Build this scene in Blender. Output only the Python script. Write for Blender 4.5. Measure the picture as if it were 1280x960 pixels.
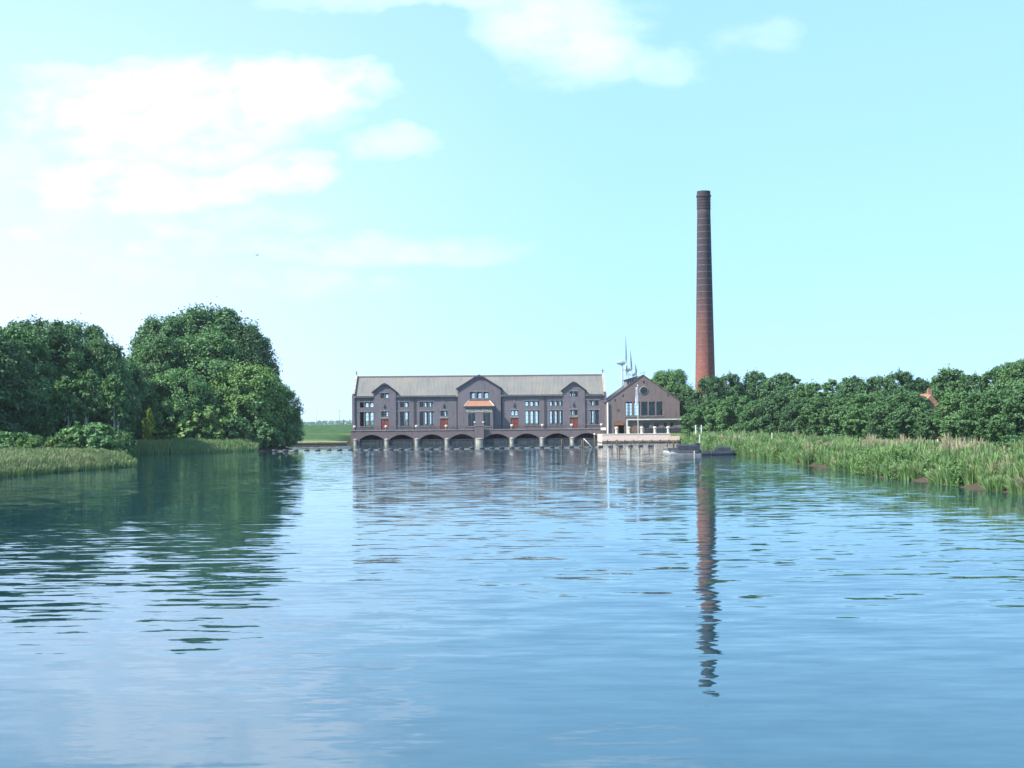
import bpy, math, random
import numpy as np
from math import radians as R, sin, cos, pi, sqrt, tan

sc = bpy.context.scene
for o in list(bpy.data.objects):
    bpy.data.objects.remove(o, do_unlink=True)
COL = sc.collection

# ------------------------------------------------------------------ camera
F, HOR, CH = 1700.0, 528.0, 5.0          # focal length and horizon row in photo pixels, eye height
ROLL = R(0.5)
cd = bpy.data.cameras.new('camera')
cam = bpy.data.objects.new('camera', cd); COL.objects.link(cam)
cd.sensor_width = 36.0
cd.lens = 36.0 * F / 1280.0
cd.shift_y = (HOR - 480.0) / 1280.0
cd.clip_start, cd.clip_end = 0.5, 60000.0
cam.location = (0, 0, CH)
cam.rotation_euler = (R(90), ROLL, 0)
sc.camera = cam

# ------------------------------------------------------------------ light
SUN_AZ, SUN_EL = R(-116.0), R(46.0)      # azimuth clockwise from +Y
sd = (sin(SUN_AZ) * cos(SUN_EL), cos(SUN_AZ) * cos(SUN_EL), sin(SUN_EL))
sl = bpy.data.lights.new('sun', 'SUN')
sl.energy, sl.angle, sl.color = 3.7, R(0.53), (1.0, 0.95, 0.87)
sun = bpy.data.objects.new('sun', sl); COL.objects.link(sun)
from mathutils import Vector, Matrix
sun.rotation_euler = Vector(sd).to_track_quat('Z', 'Y').to_euler()
sun.location = (-200, -100, 300)

SKY_STRENGTH = 0.15
world = bpy.data.worlds.new('World'); sc.world = world
world.use_nodes = True
wt = world.node_tree
wt.nodes.clear()


class NT:
    """tiny helper to write node maths as expressions"""
    def __init__(self, tree): self.t = tree
    def node(self, typ, **kw):
        n = self.t.nodes.new(typ)
        for k, v in kw.items(): setattr(n, k, v)
        return n
    def link(self, a, b): self.t.links.new(a, b)
    def put(self, sock, v):
        if hasattr(v, 'is_output'): self.link(v, sock)
        else: sock.default_value = v
    def m(self, op, a, b=None, c=None, clamp=False):
        n = self.node('ShaderNodeMath', operation=op, use_clamp=clamp)
        self.put(n.inputs[0], a)
        if b is not None: self.put(n.inputs[1], b)
        if c is not None: self.put(n.inputs[2], c)
        return n.outputs[0]
    def rng(self, v, a, b, c=0.0, d=1.0, smooth=True):
        n = self.node('ShaderNodeMapRange', interpolation_type='SMOOTHSTEP' if smooth else 'LINEAR')
        self.put(n.inputs['Value'], v)
        for s, x in zip(('From Min', 'From Max', 'To Min', 'To Max'), (a, b, c, d)): self.put(n.inputs[s], x)
        return n.outputs['Result']
    def xyz(self, x, y, z):
        n = self.node('ShaderNodeCombineXYZ')
        for i, v in enumerate((x, y, z)): self.put(n.inputs[i], v)
        return n.outputs[0]
    def sep(self, v):
        n = self.node('ShaderNodeSeparateXYZ'); self.put(n.inputs[0], v)
        return n.outputs
    def noise(self, vec, scale=1.0, detail=2.0, rough=0.5, dist=0.0):
        n = self.node('ShaderNodeTexNoise')
        self.put(n.inputs['Vector'], vec); self.put(n.inputs['Scale'], scale)
        self.put(n.inputs['Detail'], detail); self.put(n.inputs['Roughness'], rough)
        self.put(n.inputs['Distortion'], dist)
        return n.outputs
    def mix(self, f, a, b, mode='MIX'):
        n = self.node('ShaderNodeMix', data_type='RGBA', blend_type=mode)
        self.put(n.inputs[0], f)
        for s, v in ((n.inputs[6], a), (n.inputs[7], b)):
            if hasattr(v, 'is_output'): self.link(v, s)
            else: s.default_value = (*v[:3], 1.0)
        return n.outputs[2]
    def vm(self, op, a, b=None):
        n = self.node('ShaderNodeVectorMath', operation=op)
        self.put(n.inputs[0], a)
        if b is not None: self.put(n.inputs[1], b)
        return n.outputs[0]


w = NT(wt)
sky = w.node('ShaderNodeTexSky', sky_type='NISHITA')
sky.sun_disc = False
sky.sun_elevation, sky.sun_rotation = SUN_EL, SUN_AZ
sky.altitude, sky.air_density, sky.dust_density, sky.ozone_density = 0.0, 1.0, 0.4, 1.5
SKY_TINT = (1.08, 1.86, 2.78)              # hazy summer sky: softened gradient, cyan cast of the photograph
gm_ = w.node('ShaderNodeGamma'); gm_.inputs[1].default_value = 0.215
w.link(sky.outputs[0], gm_.inputs[0])
skyc = w.mix(1.0, gm_.outputs[0], SKY_TINT, 'MULTIPLY')
gen = w.node('ShaderNodeTexCoord').outputs['Generated']
dx, dy, dz = w.sep(gen)
ya = w.m('MAXIMUM', w.m('ABSOLUTE', dy), 0.08)
tx, tz = w.m('DIVIDE', dx, ya), w.m('DIVIDE', dz, ya)
warp = w.noise(w.xyz(w.m('MULTIPLY', tx, 9.0), w.m('MULTIPLY', tz, 16.0), dy), 1.0, 5.0, 0.6)
wr, wg, wb = w.sep(warp[1])
txw = w.m('ADD', tx, w.m('MULTIPLY', w.m('SUBTRACT', wr, 0.5), 0.11))
tzw = w.m('ADD', tz, w.m('MULTIPLY', w.m('SUBTRACT', wg, 0.5), 0.055))
# fair-weather cloud banks: centre and half size in degrees-like tangents east / up, strength
CLOUDS = [(235, 118, 215, 52, 1.0), (130, 150, 120, 60, .95), (350, 104, 150, 36, .95), (240, 165, 150, 40, .75), (478, 176, 60, 26, .55),
          (180, 232, 200, 40, .9), (350, 215, 75, 34, .9), (110, 300, 220, 38, .7), (440, 303, 200, 22, .55), (40, 200, 120, 40, .6),
          (60, 250, 190, 60, .6), (705, 40, 95, 66, .68), (835, 74, 60, 26, .4), (560, 0, 220, 18, .5), (955, 42, 50, 20, .22),
          (60, 350, 280, 40, .6), (330, 345, 190, 28, .5), (120, 78, 140, 20, .6), (250, 270, 180, 26, .5), (420, 355, 160, 18, .3)]
mask = None
for (px, py, rx, ry, s) in CLOUDS:
    cx, cz = (px - 640) / F, (HOR - py) / F
    ex = w.m('DIVIDE', w.m('SUBTRACT', txw, cx), rx / F)
    ez = w.m('DIVIDE', w.m('SUBTRACT', tzw, cz), ry / F)
    d = w.m('ADD', w.m('MULTIPLY', ex, ex), w.m('MULTIPLY', ez, ez))
    v = w.m('MULTIPLY', w.rng(d, 1.9, 0.0), s)
    mask = v if mask is None else w.m('MAXIMUM', mask, v)
mask = w.m('MULTIPLY', mask, w.rng(dy, 0.0, 0.2))
# the rest of the dome carries the same scattered fair-weather clouds
den = w.m('ADD', w.m('MAXIMUM', dz, 0.0), 0.12)
gx, gy = w.m('DIVIDE', dx, den), w.m('DIVIDE', dy, den)
gn = w.noise(w.xyz(gx, gy, 3.0), 1.1, 6.0, 0.55)[0]
gmask = w.m('MULTIPLY', w.rng(gn, 0.56, 0.74), 0.8)
front = w.m('MULTIPLY', w.rng(dy, 0.25, 0.6), w.rng(w.m('ABSOLUTE', tx), 0.6, 0.42))
front = w.m('MULTIPLY', front, w.rng(tz, 0.5, 0.35))
gmask = w.m('MULTIPLY', gmask, w.m('SUBTRACT', 1.0, front))
gmask = w.m('MULTIPLY', gmask, w.rng(dz, 0.03, 0.15))
fine = w.noise(w.xyz(w.m('MULTIPLY', tx, 22.0), w.m('MULTIPLY', tz, 40.0), 1.0), 1.0, 5.0, 0.6)[0]
mask = w.m('MULTIPLY', mask, w.rng(fine, 0.25, 0.6, 0.45, 1.0))
veil = w.m('MULTIPLY', w.rng(tx, 0.12, -0.42), w.rng(tz, 0.42, 0.02, 0.15, 0.68))
veil = w.m('MULTIPLY', veil, w.rng(dy, 0.1, 0.5))
cm = w.m('MAXIMUM', w.m('MAXIMUM', mask, gmask), veil)
CLOUD_COL = (3.3, 3.8, 4.9)
skyc = w.mix(cm, skyc, CLOUD_COL)
bg = w.node('ShaderNodeBackground'); bg.inputs[1].default_value = SKY_STRENGTH
w.link(skyc, bg.inputs[0])
wo = w.node('ShaderNodeOutputWorld'); w.link(bg.outputs[0], wo.inputs[0])

vs = sc.view_settings
vs.view_transform, vs.look, vs.exposure, vs.gamma = 'Standard', 'None', 1.3, 1.0
vs.use_curve_mapping = False
sc.cycles.use_denoising = True
try: sc.cycles.denoiser = 'OPENIMAGEDENOISE'
except Exception: pass
sc.cycles.use_adaptive_sampling = True
sc.cycles.adaptive_threshold = 0.02
sc.cycles.max_bounces = 6
sc.cycles.diffuse_bounces = 3
sc.cycles.glossy_bounces = 4
sc.cycles.transmission_bounces = 4
sc.cycles.transparent_max_bounces = 16
sc.cycles.volume_bounces = 1
sc.cycles.sample_clamp_indirect = 6.0

# ------------------------------------------------------------------ helpers
rng = np.random.default_rng(11)
random.seed(5)


def hor(px): return HOR - (px - 640) * tan(ROLL)
def XD(px, D): return (px - 640) / F * D


def tag(o, label=None, cat=None, group=None, kind=None):
    if label: o['label'] = label
    if cat: o['category'] = cat
    if group: o['group'] = group
    if kind: o['kind'] = kind
    return o


def link(name, data, parent=None, loc=None, rot=None, scale=None):
    o = bpy.data.objects.new(name, data); COL.objects.link(o)
    if parent is not None: o.parent = parent
    if loc is not None: o.location = loc
    if rot is not None: o.rotation_euler = rot
    if scale is not None: o.scale = scale
    return o


def empty(name, loc=(0, 0, 0), rz=0.0, scale=None):
    o = link(name, None, None, loc, (0, 0, rz), scale)
    o.empty_display_size = 0.3
    return o


def mesh_np(name, verts, quads=None, tris=None, mat=None, smooth=False, attrs=None):
    """fast mesh from numpy arrays; attrs: {name: (domain, values)}"""
    me = bpy.data.meshes.new(name)
    verts = np.asarray(verts, np.float32)
    nq = 0 if quads is None else len(quads)
    nt = 0 if tris is None else len(tris)
    idx = []
    if nq: idx.append(np.asarray(quads, np.int32).ravel())
    if nt: idx.append(np.asarray(tris, np.int32).ravel())
    idx = np.concatenate(idx)
    me.vertices.add(len(verts)); me.vertices.foreach_set('co', verts.ravel())
    me.loops.add(len(idx)); me.loops.foreach_set('vertex_index', idx)
    me.polygons.add(nq + nt)
    starts = np.concatenate([np.arange(nq) * 4, nq * 4 + np.arange(nt) * 3]).astype(np.int32)
    me.polygons.foreach_set('loop_start', starts)
    me.update(calc_edges=True)
    if smooth: me.polygons.foreach_set('use_smooth', np.ones(nq + nt, bool))
    for k, (dom, val) in (attrs or {}).items():
        a = me.attributes.new(k, 'FLOAT', dom)
        a.data.foreach_set('value', np.asarray(val, np.float32))
    if mat: me.materials.append(mat)
    return me


class MB:
    def __init__(self): self.v, self.f = [], []
    def poly(self, *pts):
        n = len(self.v); self.v += [tuple(p) for p in pts]; self.f.append(tuple(range(n, n + len(pts)))); return self
    def box(self, x0, x1, y0, y1, z0, z1):
        n = len(self.v)
        self.v += [(x, y, z) for z in (z0, z1) for (x, y) in ((x0, y0), (x1, y0), (x1, y1), (x0, y1))]
        for q in ((3, 2, 1, 0), (4, 5, 6, 7), (0, 1, 5, 4), (1, 2, 6, 5), (2, 3, 7, 6), (3, 0, 4, 7)):
            self.f.append(tuple(n + i for i in q))
        return self
    def prism_xz(self, pts, y0, y1):
        """polygon in xz extruded along y"""
        n, k = len(self.v), len(pts)
        self.v += [(x, y0, z) for x, z in pts] + [(x, y1, z) for x, z in pts]
        self.f.append(tuple(range(n, n + k))); self.f.append(tuple(range(n + 2 * k - 1, n + k - 1, -1)))
        for i in range(k):
            j = (i + 1) % k
            self.f.append((n + j, n + i, n + k + i, n + k + j))
        return self
    def prism_yz(self, pts, x0, x1):
        n, k = len(self.v), len(pts)
        self.v += [(x0, y, z) for y, z in pts] + [(x1, y, z) for y, z in pts]
        self.f.append(tuple(range(n, n + k))); self.f.append(tuple(range(n + 2 * k - 1, n + k - 1, -1)))
        for i in range(k):
            j = (i + 1) % k
            self.f.append((n + j, n + i, n + k + i, n + k + j))
        return self
    def slab(self, a, b, c, d, t):
        """four corners, thickened downwards by t"""
        n = len(self.v)
        P = [Vector(p) for p in (a, b, c, d)]
        nr = (P[1] - P[0]).cross(P[3] - P[0]).normalized()
        if nr.z < 0: nr = -nr
        self.v += [tuple(p) for p in P] + [tuple(p - nr * t) for p in P]
        for q in ((0, 1, 2, 3), (7, 6, 5, 4), (0, 4, 5, 1), (1, 5, 6, 2), (2, 6, 7, 3), (3, 7, 4, 0)):
            self.f.append(tuple(n + i for i in q))
        return self
    def lathe(self, prof, seg=16, c=(0, 0), cap=True):
        """prof: list of (r, z) bottom to top"""
        n = len(self.v)
        for r, z in prof:
            for k in range(seg):
                a = 2 * pi * k / seg
                self.v.append((c[0] + r * cos(a), c[1] + r * sin(a), z))
        for i in range(len(prof) - 1):
            for k in range(seg):
                k2 = (k + 1) % seg
                self.f.append((n + i * seg + k, n + i * seg + k2, n + (i + 1) * seg + k2, n + (i + 1) * seg + k))
        if cap:
            self.f.append(tuple(n + seg - 1 - k for k in range(seg)))
            e = n + (len(prof) - 1) * seg
            self.f.append(tuple(e + k for k in range(seg)))
        return self
    def tube(self, pts, rad, seg=7):
        n = len(self.v); P = [Vector(p) for p in pts]
        if not hasattr(rad, '__len__'): rad = [rad] * len(P)
        for i, p in enumerate(P):
            t = (P[min(i + 1, len(P) - 1)] - P[max(i - 1, 0)]).normalized()
            u = t.cross(Vector((0.31, 0.17, 1.0)) if abs(t.z) < 0.9 else Vector((1, 0.1, 0))).normalized()
            b = t.cross(u)
            for k in range(seg):
                a = 2 * pi * k / seg
                self.v.append(tuple(p + (u * cos(a) + b * sin(a)) * rad[i]))
        for i in range(len(P) - 1):
            for k in range(seg):
                k2 = (k + 1) % seg
                self.f.append((n + i * seg + k, n + i * seg + k2, n + (i + 1) * seg + k2, n + (i + 1) * seg + k))
        self.f.append(tuple(n + seg - 1 - k for k in range(seg)))
        e = n + (len(P) - 1) * seg
        self.f.append(tuple(e + k for k in range(seg)))
        return self
    def mesh(self, name, mat, smooth=False):
        me = bpy.data.meshes.new(name); me.from_pydata(self.v, [], self.f)
        if mat: me.materials.append(mat)
        if smooth:
            for p in me.polygons: p.use_smooth = True
        me.update()
        return me
    def build(self, name, mat, parent=None, smooth=False, loc=None):
        return link(name, self.mesh(name, mat, smooth), parent, loc)


def wall_cells(mb, x0, x1, z0, z1, y0, y1, holes):
    """rectangular wall with rectangular holes cut through, reveals included"""
    xs = sorted({x0, x1, *[h[0] for h in holes], *[h[1] for h in holes]})
    zs = sorted({z0, z1, *[h[2] for h in holes], *[h[3] for h in holes]})
    xs = [x for x in xs if x0 - 1e-6 <= x <= x1 + 1e-6]; zs = [z for z in zs if z0 - 1e-6 <= z <= z1 + 1e-6]
    def solid(i, j):
        if not (0 <= i < len(xs) - 1 and 0 <= j < len(zs) - 1): return False
        cx, cz = (xs[i] + xs[i + 1]) / 2, (zs[j] + zs[j + 1]) / 2
        return not any(h[0] < cx < h[1] and h[2] < cz < h[3] for h in holes)
    for i in range(len(xs) - 1):
        for j in range(len(zs) - 1):
            if not solid(i, j): continue
            a, b, c, d = xs[i], xs[i + 1], zs[j], zs[j + 1]
            mb.poly((a, y0, c), (b, y0, c), (b, y0, d), (a, y0, d))
            mb.poly((b, y1, c), (a, y1, c), (a, y1, d), (b, y1, d))
            if not solid(i - 1, j): mb.poly((a, y1, c), (a, y0, c), (a, y0, d), (a, y1, d))
            if not solid(i + 1, j): mb.poly((b, y0, c), (b, y1, c), (b, y1, d), (b, y0, d))
            if not solid(i, j - 1): mb.poly((a, y0, c), (a, y1, c), (b, y1, c), (b, y0, c))
            if not solid(i, j + 1): mb.poly((a, y0, d), (b, y0, d), (b, y1, d), (a, y1, d))
    return mb


# ------------------------------------------------------------------ materials
MATS = {}


def mat(name):
    m = bpy.data.materials.new(name); m.use_nodes = True
    t = m.node_tree; t.nodes.clear()
    n = NT(t)
    out = n.node('ShaderNodeOutputMaterial')
    MATS[name] = m
    return m, n, out


def principled(n, out, col, rough=0.8, spec=0.3, metal=0.0, normal=None):
    b = n.node('ShaderNodeBsdfPrincipled')
    if hasattr(col, 'is_output'): n.link(col, b.inputs['Base Color'])
    else: b.inputs['Base Color'].default_value = (*col, 1)
    n.put(b.inputs['Roughness'], rough)
    b.inputs['Specular IOR Level'].default_value = spec
    b.inputs['Metallic'].default_value = metal
    if normal is not None: n.link(normal, b.inputs['Normal'])
    n.link(b.outputs[0], out.inputs[0])
    return b


def plain(name, col, rough=0.7, spec=0.3, var=0.25, scale=3.0, metal=0.0):
    m, n, out = mat(name)
    p = n.node('ShaderNodeTexCoord').outputs['Object']
    f = n.noise(p, scale, 4.0, 0.6)[0]
    lo = tuple(c * (1 - var) for c in col); hi = tuple(min(1, c * (1 + var)) for c in col)
    principled(n, out, n.mix(n.rng(f, 0.3, 0.7), lo, hi), rough, spec, metal)
    return m


def brick(name, c1, c2, mortar, stain=(0.05, 0.05, 0.055), streak=0.5):
    m, n, out = mat(name)
    p = n.node('ShaderNodeTexCoord').outputs['Object']
    x, y, z = n.sep(p)
    q = n.xyz(n.m('ADD', x, y), z, 0.0)
    bt = n.node('ShaderNodeTexBrick')
    n.link(q, bt.inputs['Vector'])
    bt.inputs['Scale'].default_value = 1.0
    bt.inputs['Brick Width'].default_value = 0.44; bt.inputs['Row Height'].default_value = 0.13
    bt.inputs['Mortar Size'].default_value = 0.012; bt.inputs['Mortar Smooth'].default_value = 0.3
    bt.inputs['Color1'].default_value = (*c1, 1); bt.inputs['Color2'].default_value = (*c2, 1)
    bt.inputs['Mortar'].default_value = (*mortar, 1)
    big = n.noise(p, 0.35, 5.0, 0.6)[0]
    c = n.mix(n.rng(big, 0.35, 0.7, 0.0, 0.5), bt.outputs[0], tuple(v * 1.5 for v in c2))
    st = n.noise(n.xyz(n.m('MULTIPLY', n.m('ADD', x, y), 1.6), n.m('MULTIPLY', z, 0.22), 0.0), 1.0, 4.0, 0.6)[0]
    c = n.mix(n.rng(st, 0.52, 0.75, 0.0, streak), c, stain)
    # damp, algae-dark foot where the brick stands near the water
    bmp = n.node('ShaderNodeBump'); bmp.inputs['Strength'].default_value = 0.3; bmp.inputs['Distance'].default_value = 0.02
    n.link(bt.outputs['Fac'], bmp.inputs['Height']); bmp.invert = True
    principled(n, out, c, 0.85, 0.2, normal=bmp.outputs[0])
    return m


M_BRICK = brick('hall_brick', (0.158, 0.134, 0.145), (0.122, 0.110, 0.126), (0.20, 0.18, 0.18))
M_BRICK2 = brick('boiler_house_brick', (0.175, 0.130, 0.120), (0.14, 0.108, 0.106), (0.20, 0.17, 0.16))
M_ARC = brick('arcade_brick', (0.150, 0.112, 0.115), (0.112, 0.088, 0.096), (0.17, 0.15, 0.15), streak=0.55)
M_STONE = plain('pale_stone', (0.56, 0.52, 0.44), 0.85, 0.2, 0.18, 2.0)
M_PIER = plain('weathered_pier_stone', (0.33, 0.31, 0.26), 0.9, 0.2, 0.35, 2.5)
M_TRIM = plain('grey_stone_trim', (0.21, 0.20, 0.20), 0.85, 0.2, 0.25, 2.0)
M_FRAME = plain('dark_window_paint', (0.016, 0.022, 0.034), 0.45, 0.4, 0.3)
M_DOOR = plain('oxide_red_door_paint', (0.20, 0.052, 0.035), 0.55, 0.4, 0.2)
M_LEAD = plain('dark_gutter_lead', (0.035, 0.038, 0.05), 0.6, 0.4, 0.3)
M_WOOD = plain('weathered_timber', (0.11, 0.085, 0.065), 0.9, 0.2, 0.4, 4.0)
M_WHITE = plain('white_paint', (0.72, 0.72, 0.70), 0.5, 0.4, 0.06)
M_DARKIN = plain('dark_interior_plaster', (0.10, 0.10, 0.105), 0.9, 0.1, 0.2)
M_GATE = plain('dark_sluice_gate', (0.045, 0.050, 0.058), 0.7, 0.3, 0.4, 2.0)
M_IRON = plain('dark_iron', (0.03, 0.033, 0.04), 0.5, 0.4, 0.3)
M_LETTER = plain('cream_letter_paint', (0.62, 0.60, 0.45), 0.6, 0.3, 0.1)
M_PLANKS = plain('brown_door_planks', (0.26, 0.11, 0.06), 0.7, 0.3, 0.25)


def roof_mat(name, c, c2, ridge_axis='x', rib=2.9, streak=0.5):
    m, n, out = mat(name)
    p = n.node('ShaderNodeTexCoord').outputs['Object']
    x, y, z = n.sep(p)
    a = x if ridge_axis == 'x' else y
    b = y if ridge_axis == 'x' else x
    st = n.noise(n.xyz(n.m('MULTIPLY', a, 1.5), n.m('MULTIPLY', b, 0.12), 0.0), 1.0, 5.0, 0.65)[0]
    blot = n.noise(p, 0.25, 5.0, 0.6)[0]
    col = n.mix(n.rng(st, 0.3, 0.7), tuple(v * (1 - 0.45 * streak) for v in c), c)
    col = n.mix(n.rng(blot, 0.4, 0.7, 0, 0.8), col, c2)
    rows = n.m('SINE', n.m('MULTIPLY', z, 2 * pi / 0.27))
    ribs = n.m('SINE', n.m('MULTIPLY', a, 2 * pi * rib / 1.0))
    h = n.m('ADD', n.m('MULTIPLY', rows, 0.5), ribs)
    bmp = n.node('ShaderNodeBump'); bmp.inputs['Strength'].default_value = 0.55; bmp.inputs['Distance'].default_value = 0.03
    n.link(h, bmp.inputs['Height'])
    principled(n, out, col, 0.75, 0.25, normal=bmp.outputs[0])
    return m


M_ROOF = roof_mat('grey_pantile_roof', (0.185, 0.180, 0.168), (0.205, 0.19, 0.155))
M_ROOF2 = roof_mat('dark_slate_roof', (0.07, 0.07, 0.075), (0.09, 0.085, 0.08), 'y')
M_TILE = roof_mat('orange_clay_tile', (0.37, 0.18, 0.12), (0.28, 0.16, 0.09), rib=3.3)
M_RIDGE = plain('ridge_tile', (0.11, 0.075, 0.075), 0.8, 0.2, 0.3)


def glass_mat():
    m, n, out = mat('window_glass')
    g = n.node('ShaderNodeBsdfGlossy'); g.inputs['Roughness'].default_value = 0.03
    g.inputs[0].default_value = (0.9, 0.95, 1.0, 1)
    t = n.node('ShaderNodeBsdfTransparent'); t.inputs[0].default_value = (0.95, 0.97, 0.97, 1)
    fr = n.node('ShaderNodeFresnel'); fr.inputs[0].default_value = 1.45
    mx = n.node('ShaderNodeMixShader')
    n.link(fr.outputs[0], mx.inputs[0]); n.link(t.outputs[0], mx.inputs[1]); n.link(g.outputs[0], mx.inputs[2])
    n.link(mx.outputs[0], out.inputs[0])
    return m


M_GLASS = glass_mat()


def leaf_mat(name, dark, light, trans=0.28, tip=None):
    m, n, out = mat(name)
    t = n.node('ShaderNodeAttribute', attribute_name='tone').outputs['Fac']
    oi = n.node('ShaderNodeObjectInfo').outputs['Random']
    c = n.mix(t, dark, light)
    c = n.mix(n.m('MULTIPLY', oi, 0.40), c, tuple(v * 1.5 for v in light))
    if tip is not None:
        k = n.node('ShaderNodeAttribute', attribute_name='tip').outputs['Fac']
        c = n.mix(k, c, tip)
    d = n.node('ShaderNodeBsdfPrincipled')
    n.link(c, d.inputs['Base Color']); d.inputs['Roughness'].default_value = 0.55
    d.inputs['Specular IOR Level'].default_value = 0.35
    tr = n.node('ShaderNodeBsdfTranslucent')
    n.link(n.mix(1.0, c, (1.0, 1.15, 0.5), 'MULTIPLY'), tr.inputs[0])
    mx = n.node('ShaderNodeMixShader'); mx.inputs[0].default_value = trans
    n.link(d.outputs[0], mx.inputs[1]); n.link(tr.outputs[0], mx.inputs[2])
    n.link(mx.outputs[0], out.inputs[0])
    return m


M_LEAF_D = leaf_mat('dark_foliage', (0.022, 0.066, 0.030), (0.095, 0.195, 0.070), .2)
M_LEAF_M = leaf_mat('mid_foliage', (0.030, 0.085, 0.034), (0.120, 0.235, 0.078), .2)
M_LEAF_L = leaf_mat('fresh_foliage', (0.05, 0.115, 0.035), (0.15, 0.255, 0.07), .22)
M_LEAF_Y = leaf_mat('yellow_green_foliage', (0.12, 0.17, 0.03), (0.26, 0.32, 0.05))
M_REED = leaf_mat('reed_leaf', (0.055, 0.125, 0.05), (0.16, 0.26, 0.105), 0.25, tip=(0.33, 0.30, 0.18))
M_WEED = leaf_mat('bank_weed_leaf', (0.065, 0.15, 0.05), (0.21, 0.32, 0.115), 0.25, tip=(0.40, 0.33, 0.23))
M_BARK = plain('grey_bark', (0.075, 0.065, 0.05), 0.95, 0.1, 0.4, 5.0)
M_BIRCH = plain('pale_birch_bark', (0.46, 0.44, 0.39), 0.9, 0.1, 0.35, 5.0)

# ------------------------------------------------------------------ water outline and terrain
SHORE = [(-60, -80), (-56, 60), (-52.5, 115), (-50.5, 134), (-49, 150), (-47.3, 160), (-46.4, 166), (-48, 171), (-56, 180), (-66, 198),
         (-71, 220), (-68, 236), (-56, 246), (-47, 258), (-44, 272), (-49, 290), (-53, 306), (-53, 318.3), (-39.4, 318.3),
         (-39.4, 341), (22.4, 341), (22.4, 317.5), (40.3, 317.5), (38.5, 300), (35.5, 278), (34.0, 245), (33.4, 215), (33.2, 190),
         (33.8, 170), (32.4, 150), (32.9, 135), (32.0, 118), (33.0, 104), (33.2, 92), (34.5, 70), (36, 40), (38, -80)]


def poly_dist(px, py, poly):
    """distance to the outline, positive on land (outside), negative in the water"""
    d = np.full(px.shape, 1e9); inside = np.zeros(px.shape, bool)
    n = len(poly)
    for i in range(n):
        (ax, ay), (bx, by) = poly[i], poly[(i + 1) % n]
        ex, ey = bx - ax, by - ay
        t = np.clip(((px - ax) * ex + (py - ay) * ey) / (ex * ex + ey * ey), 0, 1)
        d = np.minimum(d, np.hypot(px - ax - t * ex, py - ay - t * ey))
        if ay != by:
            c = ((ay > py) != (by > py)) & (px < (bx - ax) * (py - ay) / (by - ay) + ax)
            inside ^= c
    return np.where(inside, -d, d)


def sm(v, a, b):
    t = np.clip((v - a) / (b - a), 0, 1)
    return t * t * (3 - 2 * t)


def vnoise(x, y, s=1.0):
    x = np.asarray(x) * s; y = np.asarray(y) * s
    return (np.sin(x * 1.3 + 1.7 * np.sin(y * 0.7 + 0.3)) + np.sin(y * 1.7 - 1.3 * np.sin(x * 0.9 + 2.1))
            + 0.6 * np.sin(2.9 * x + 3.1 * y + 1.0) + 0.6 * np.sin(3.3 * y - 2.3 * x)) / 3.2


def ground_z(x, y):
    x = np.asarray(x, float); y = np.asarray(y, float)
    d = poly_dist(x, y, SHORE) + 0.35 * vnoise(x, y, 0.8) * (y < 312)
    z = -1.6 + 1.65 * sm(d, -4.0, 0.0) + 0.45 * sm(d, 0.0, 1.2) + 0.45 * sm(d, 1.0, 7.0)
    z += 0.08 * vnoise(x, y, 0.35) * sm(d, 2, 8)
    # lawn behind the left quay, rising in two steps to the sea dike
    b = sm(y, 300, 318)
    dike = 0.35 + 1.15 * sm(y, 322, 343) + 2.15 * sm(y, 358, 392) - 3.4 * sm(y, 408, 440)
    dike *= (1 - sm(x, 24, 40))
    z += dike * b * sm(d, 0.2, 2.5)
    # paved yard by the boiler house
    yard = sm(x, 21, 23) * (1 - sm(x, 45, 56)) * sm(y, 317.8, 318.2) * (1 - sm(y, 380, 400))
    z = z * (1 - yard) + yard * 2.05
    return z


def axis(lo, hi, step, far_lo, far_hi, g=1.28):
    a = list(np.arange(lo, hi + 1e-6, step))
    s, v = step, a[0]; left = []
    while v > far_lo: s *= g; v -= s; left.append(v)
    s, v = step, a[-1]; right = []
    while v < far_hi: s *= g; v += s; right.append(v)
    return np.array(left[::-1] + a + right)


gx_, gy_ = axis(-110, 110, 1.25, -11000, 11000), axis(60, 445, 1.6, -700, 11000)
GX, GY = np.meshgrid(gx_, gy_)
GZ = ground_z(GX, GY)
nx_, ny_ = len(gx_), len(gy_)
ii = np.arange(nx_ * ny_).reshape(ny_, nx_)
quads = np.stack([ii[:-1, :-1], ii[:-1, 1:], ii[1:, 1:], ii[1:, :-1]], -1).reshape(-1, 4)


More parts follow.
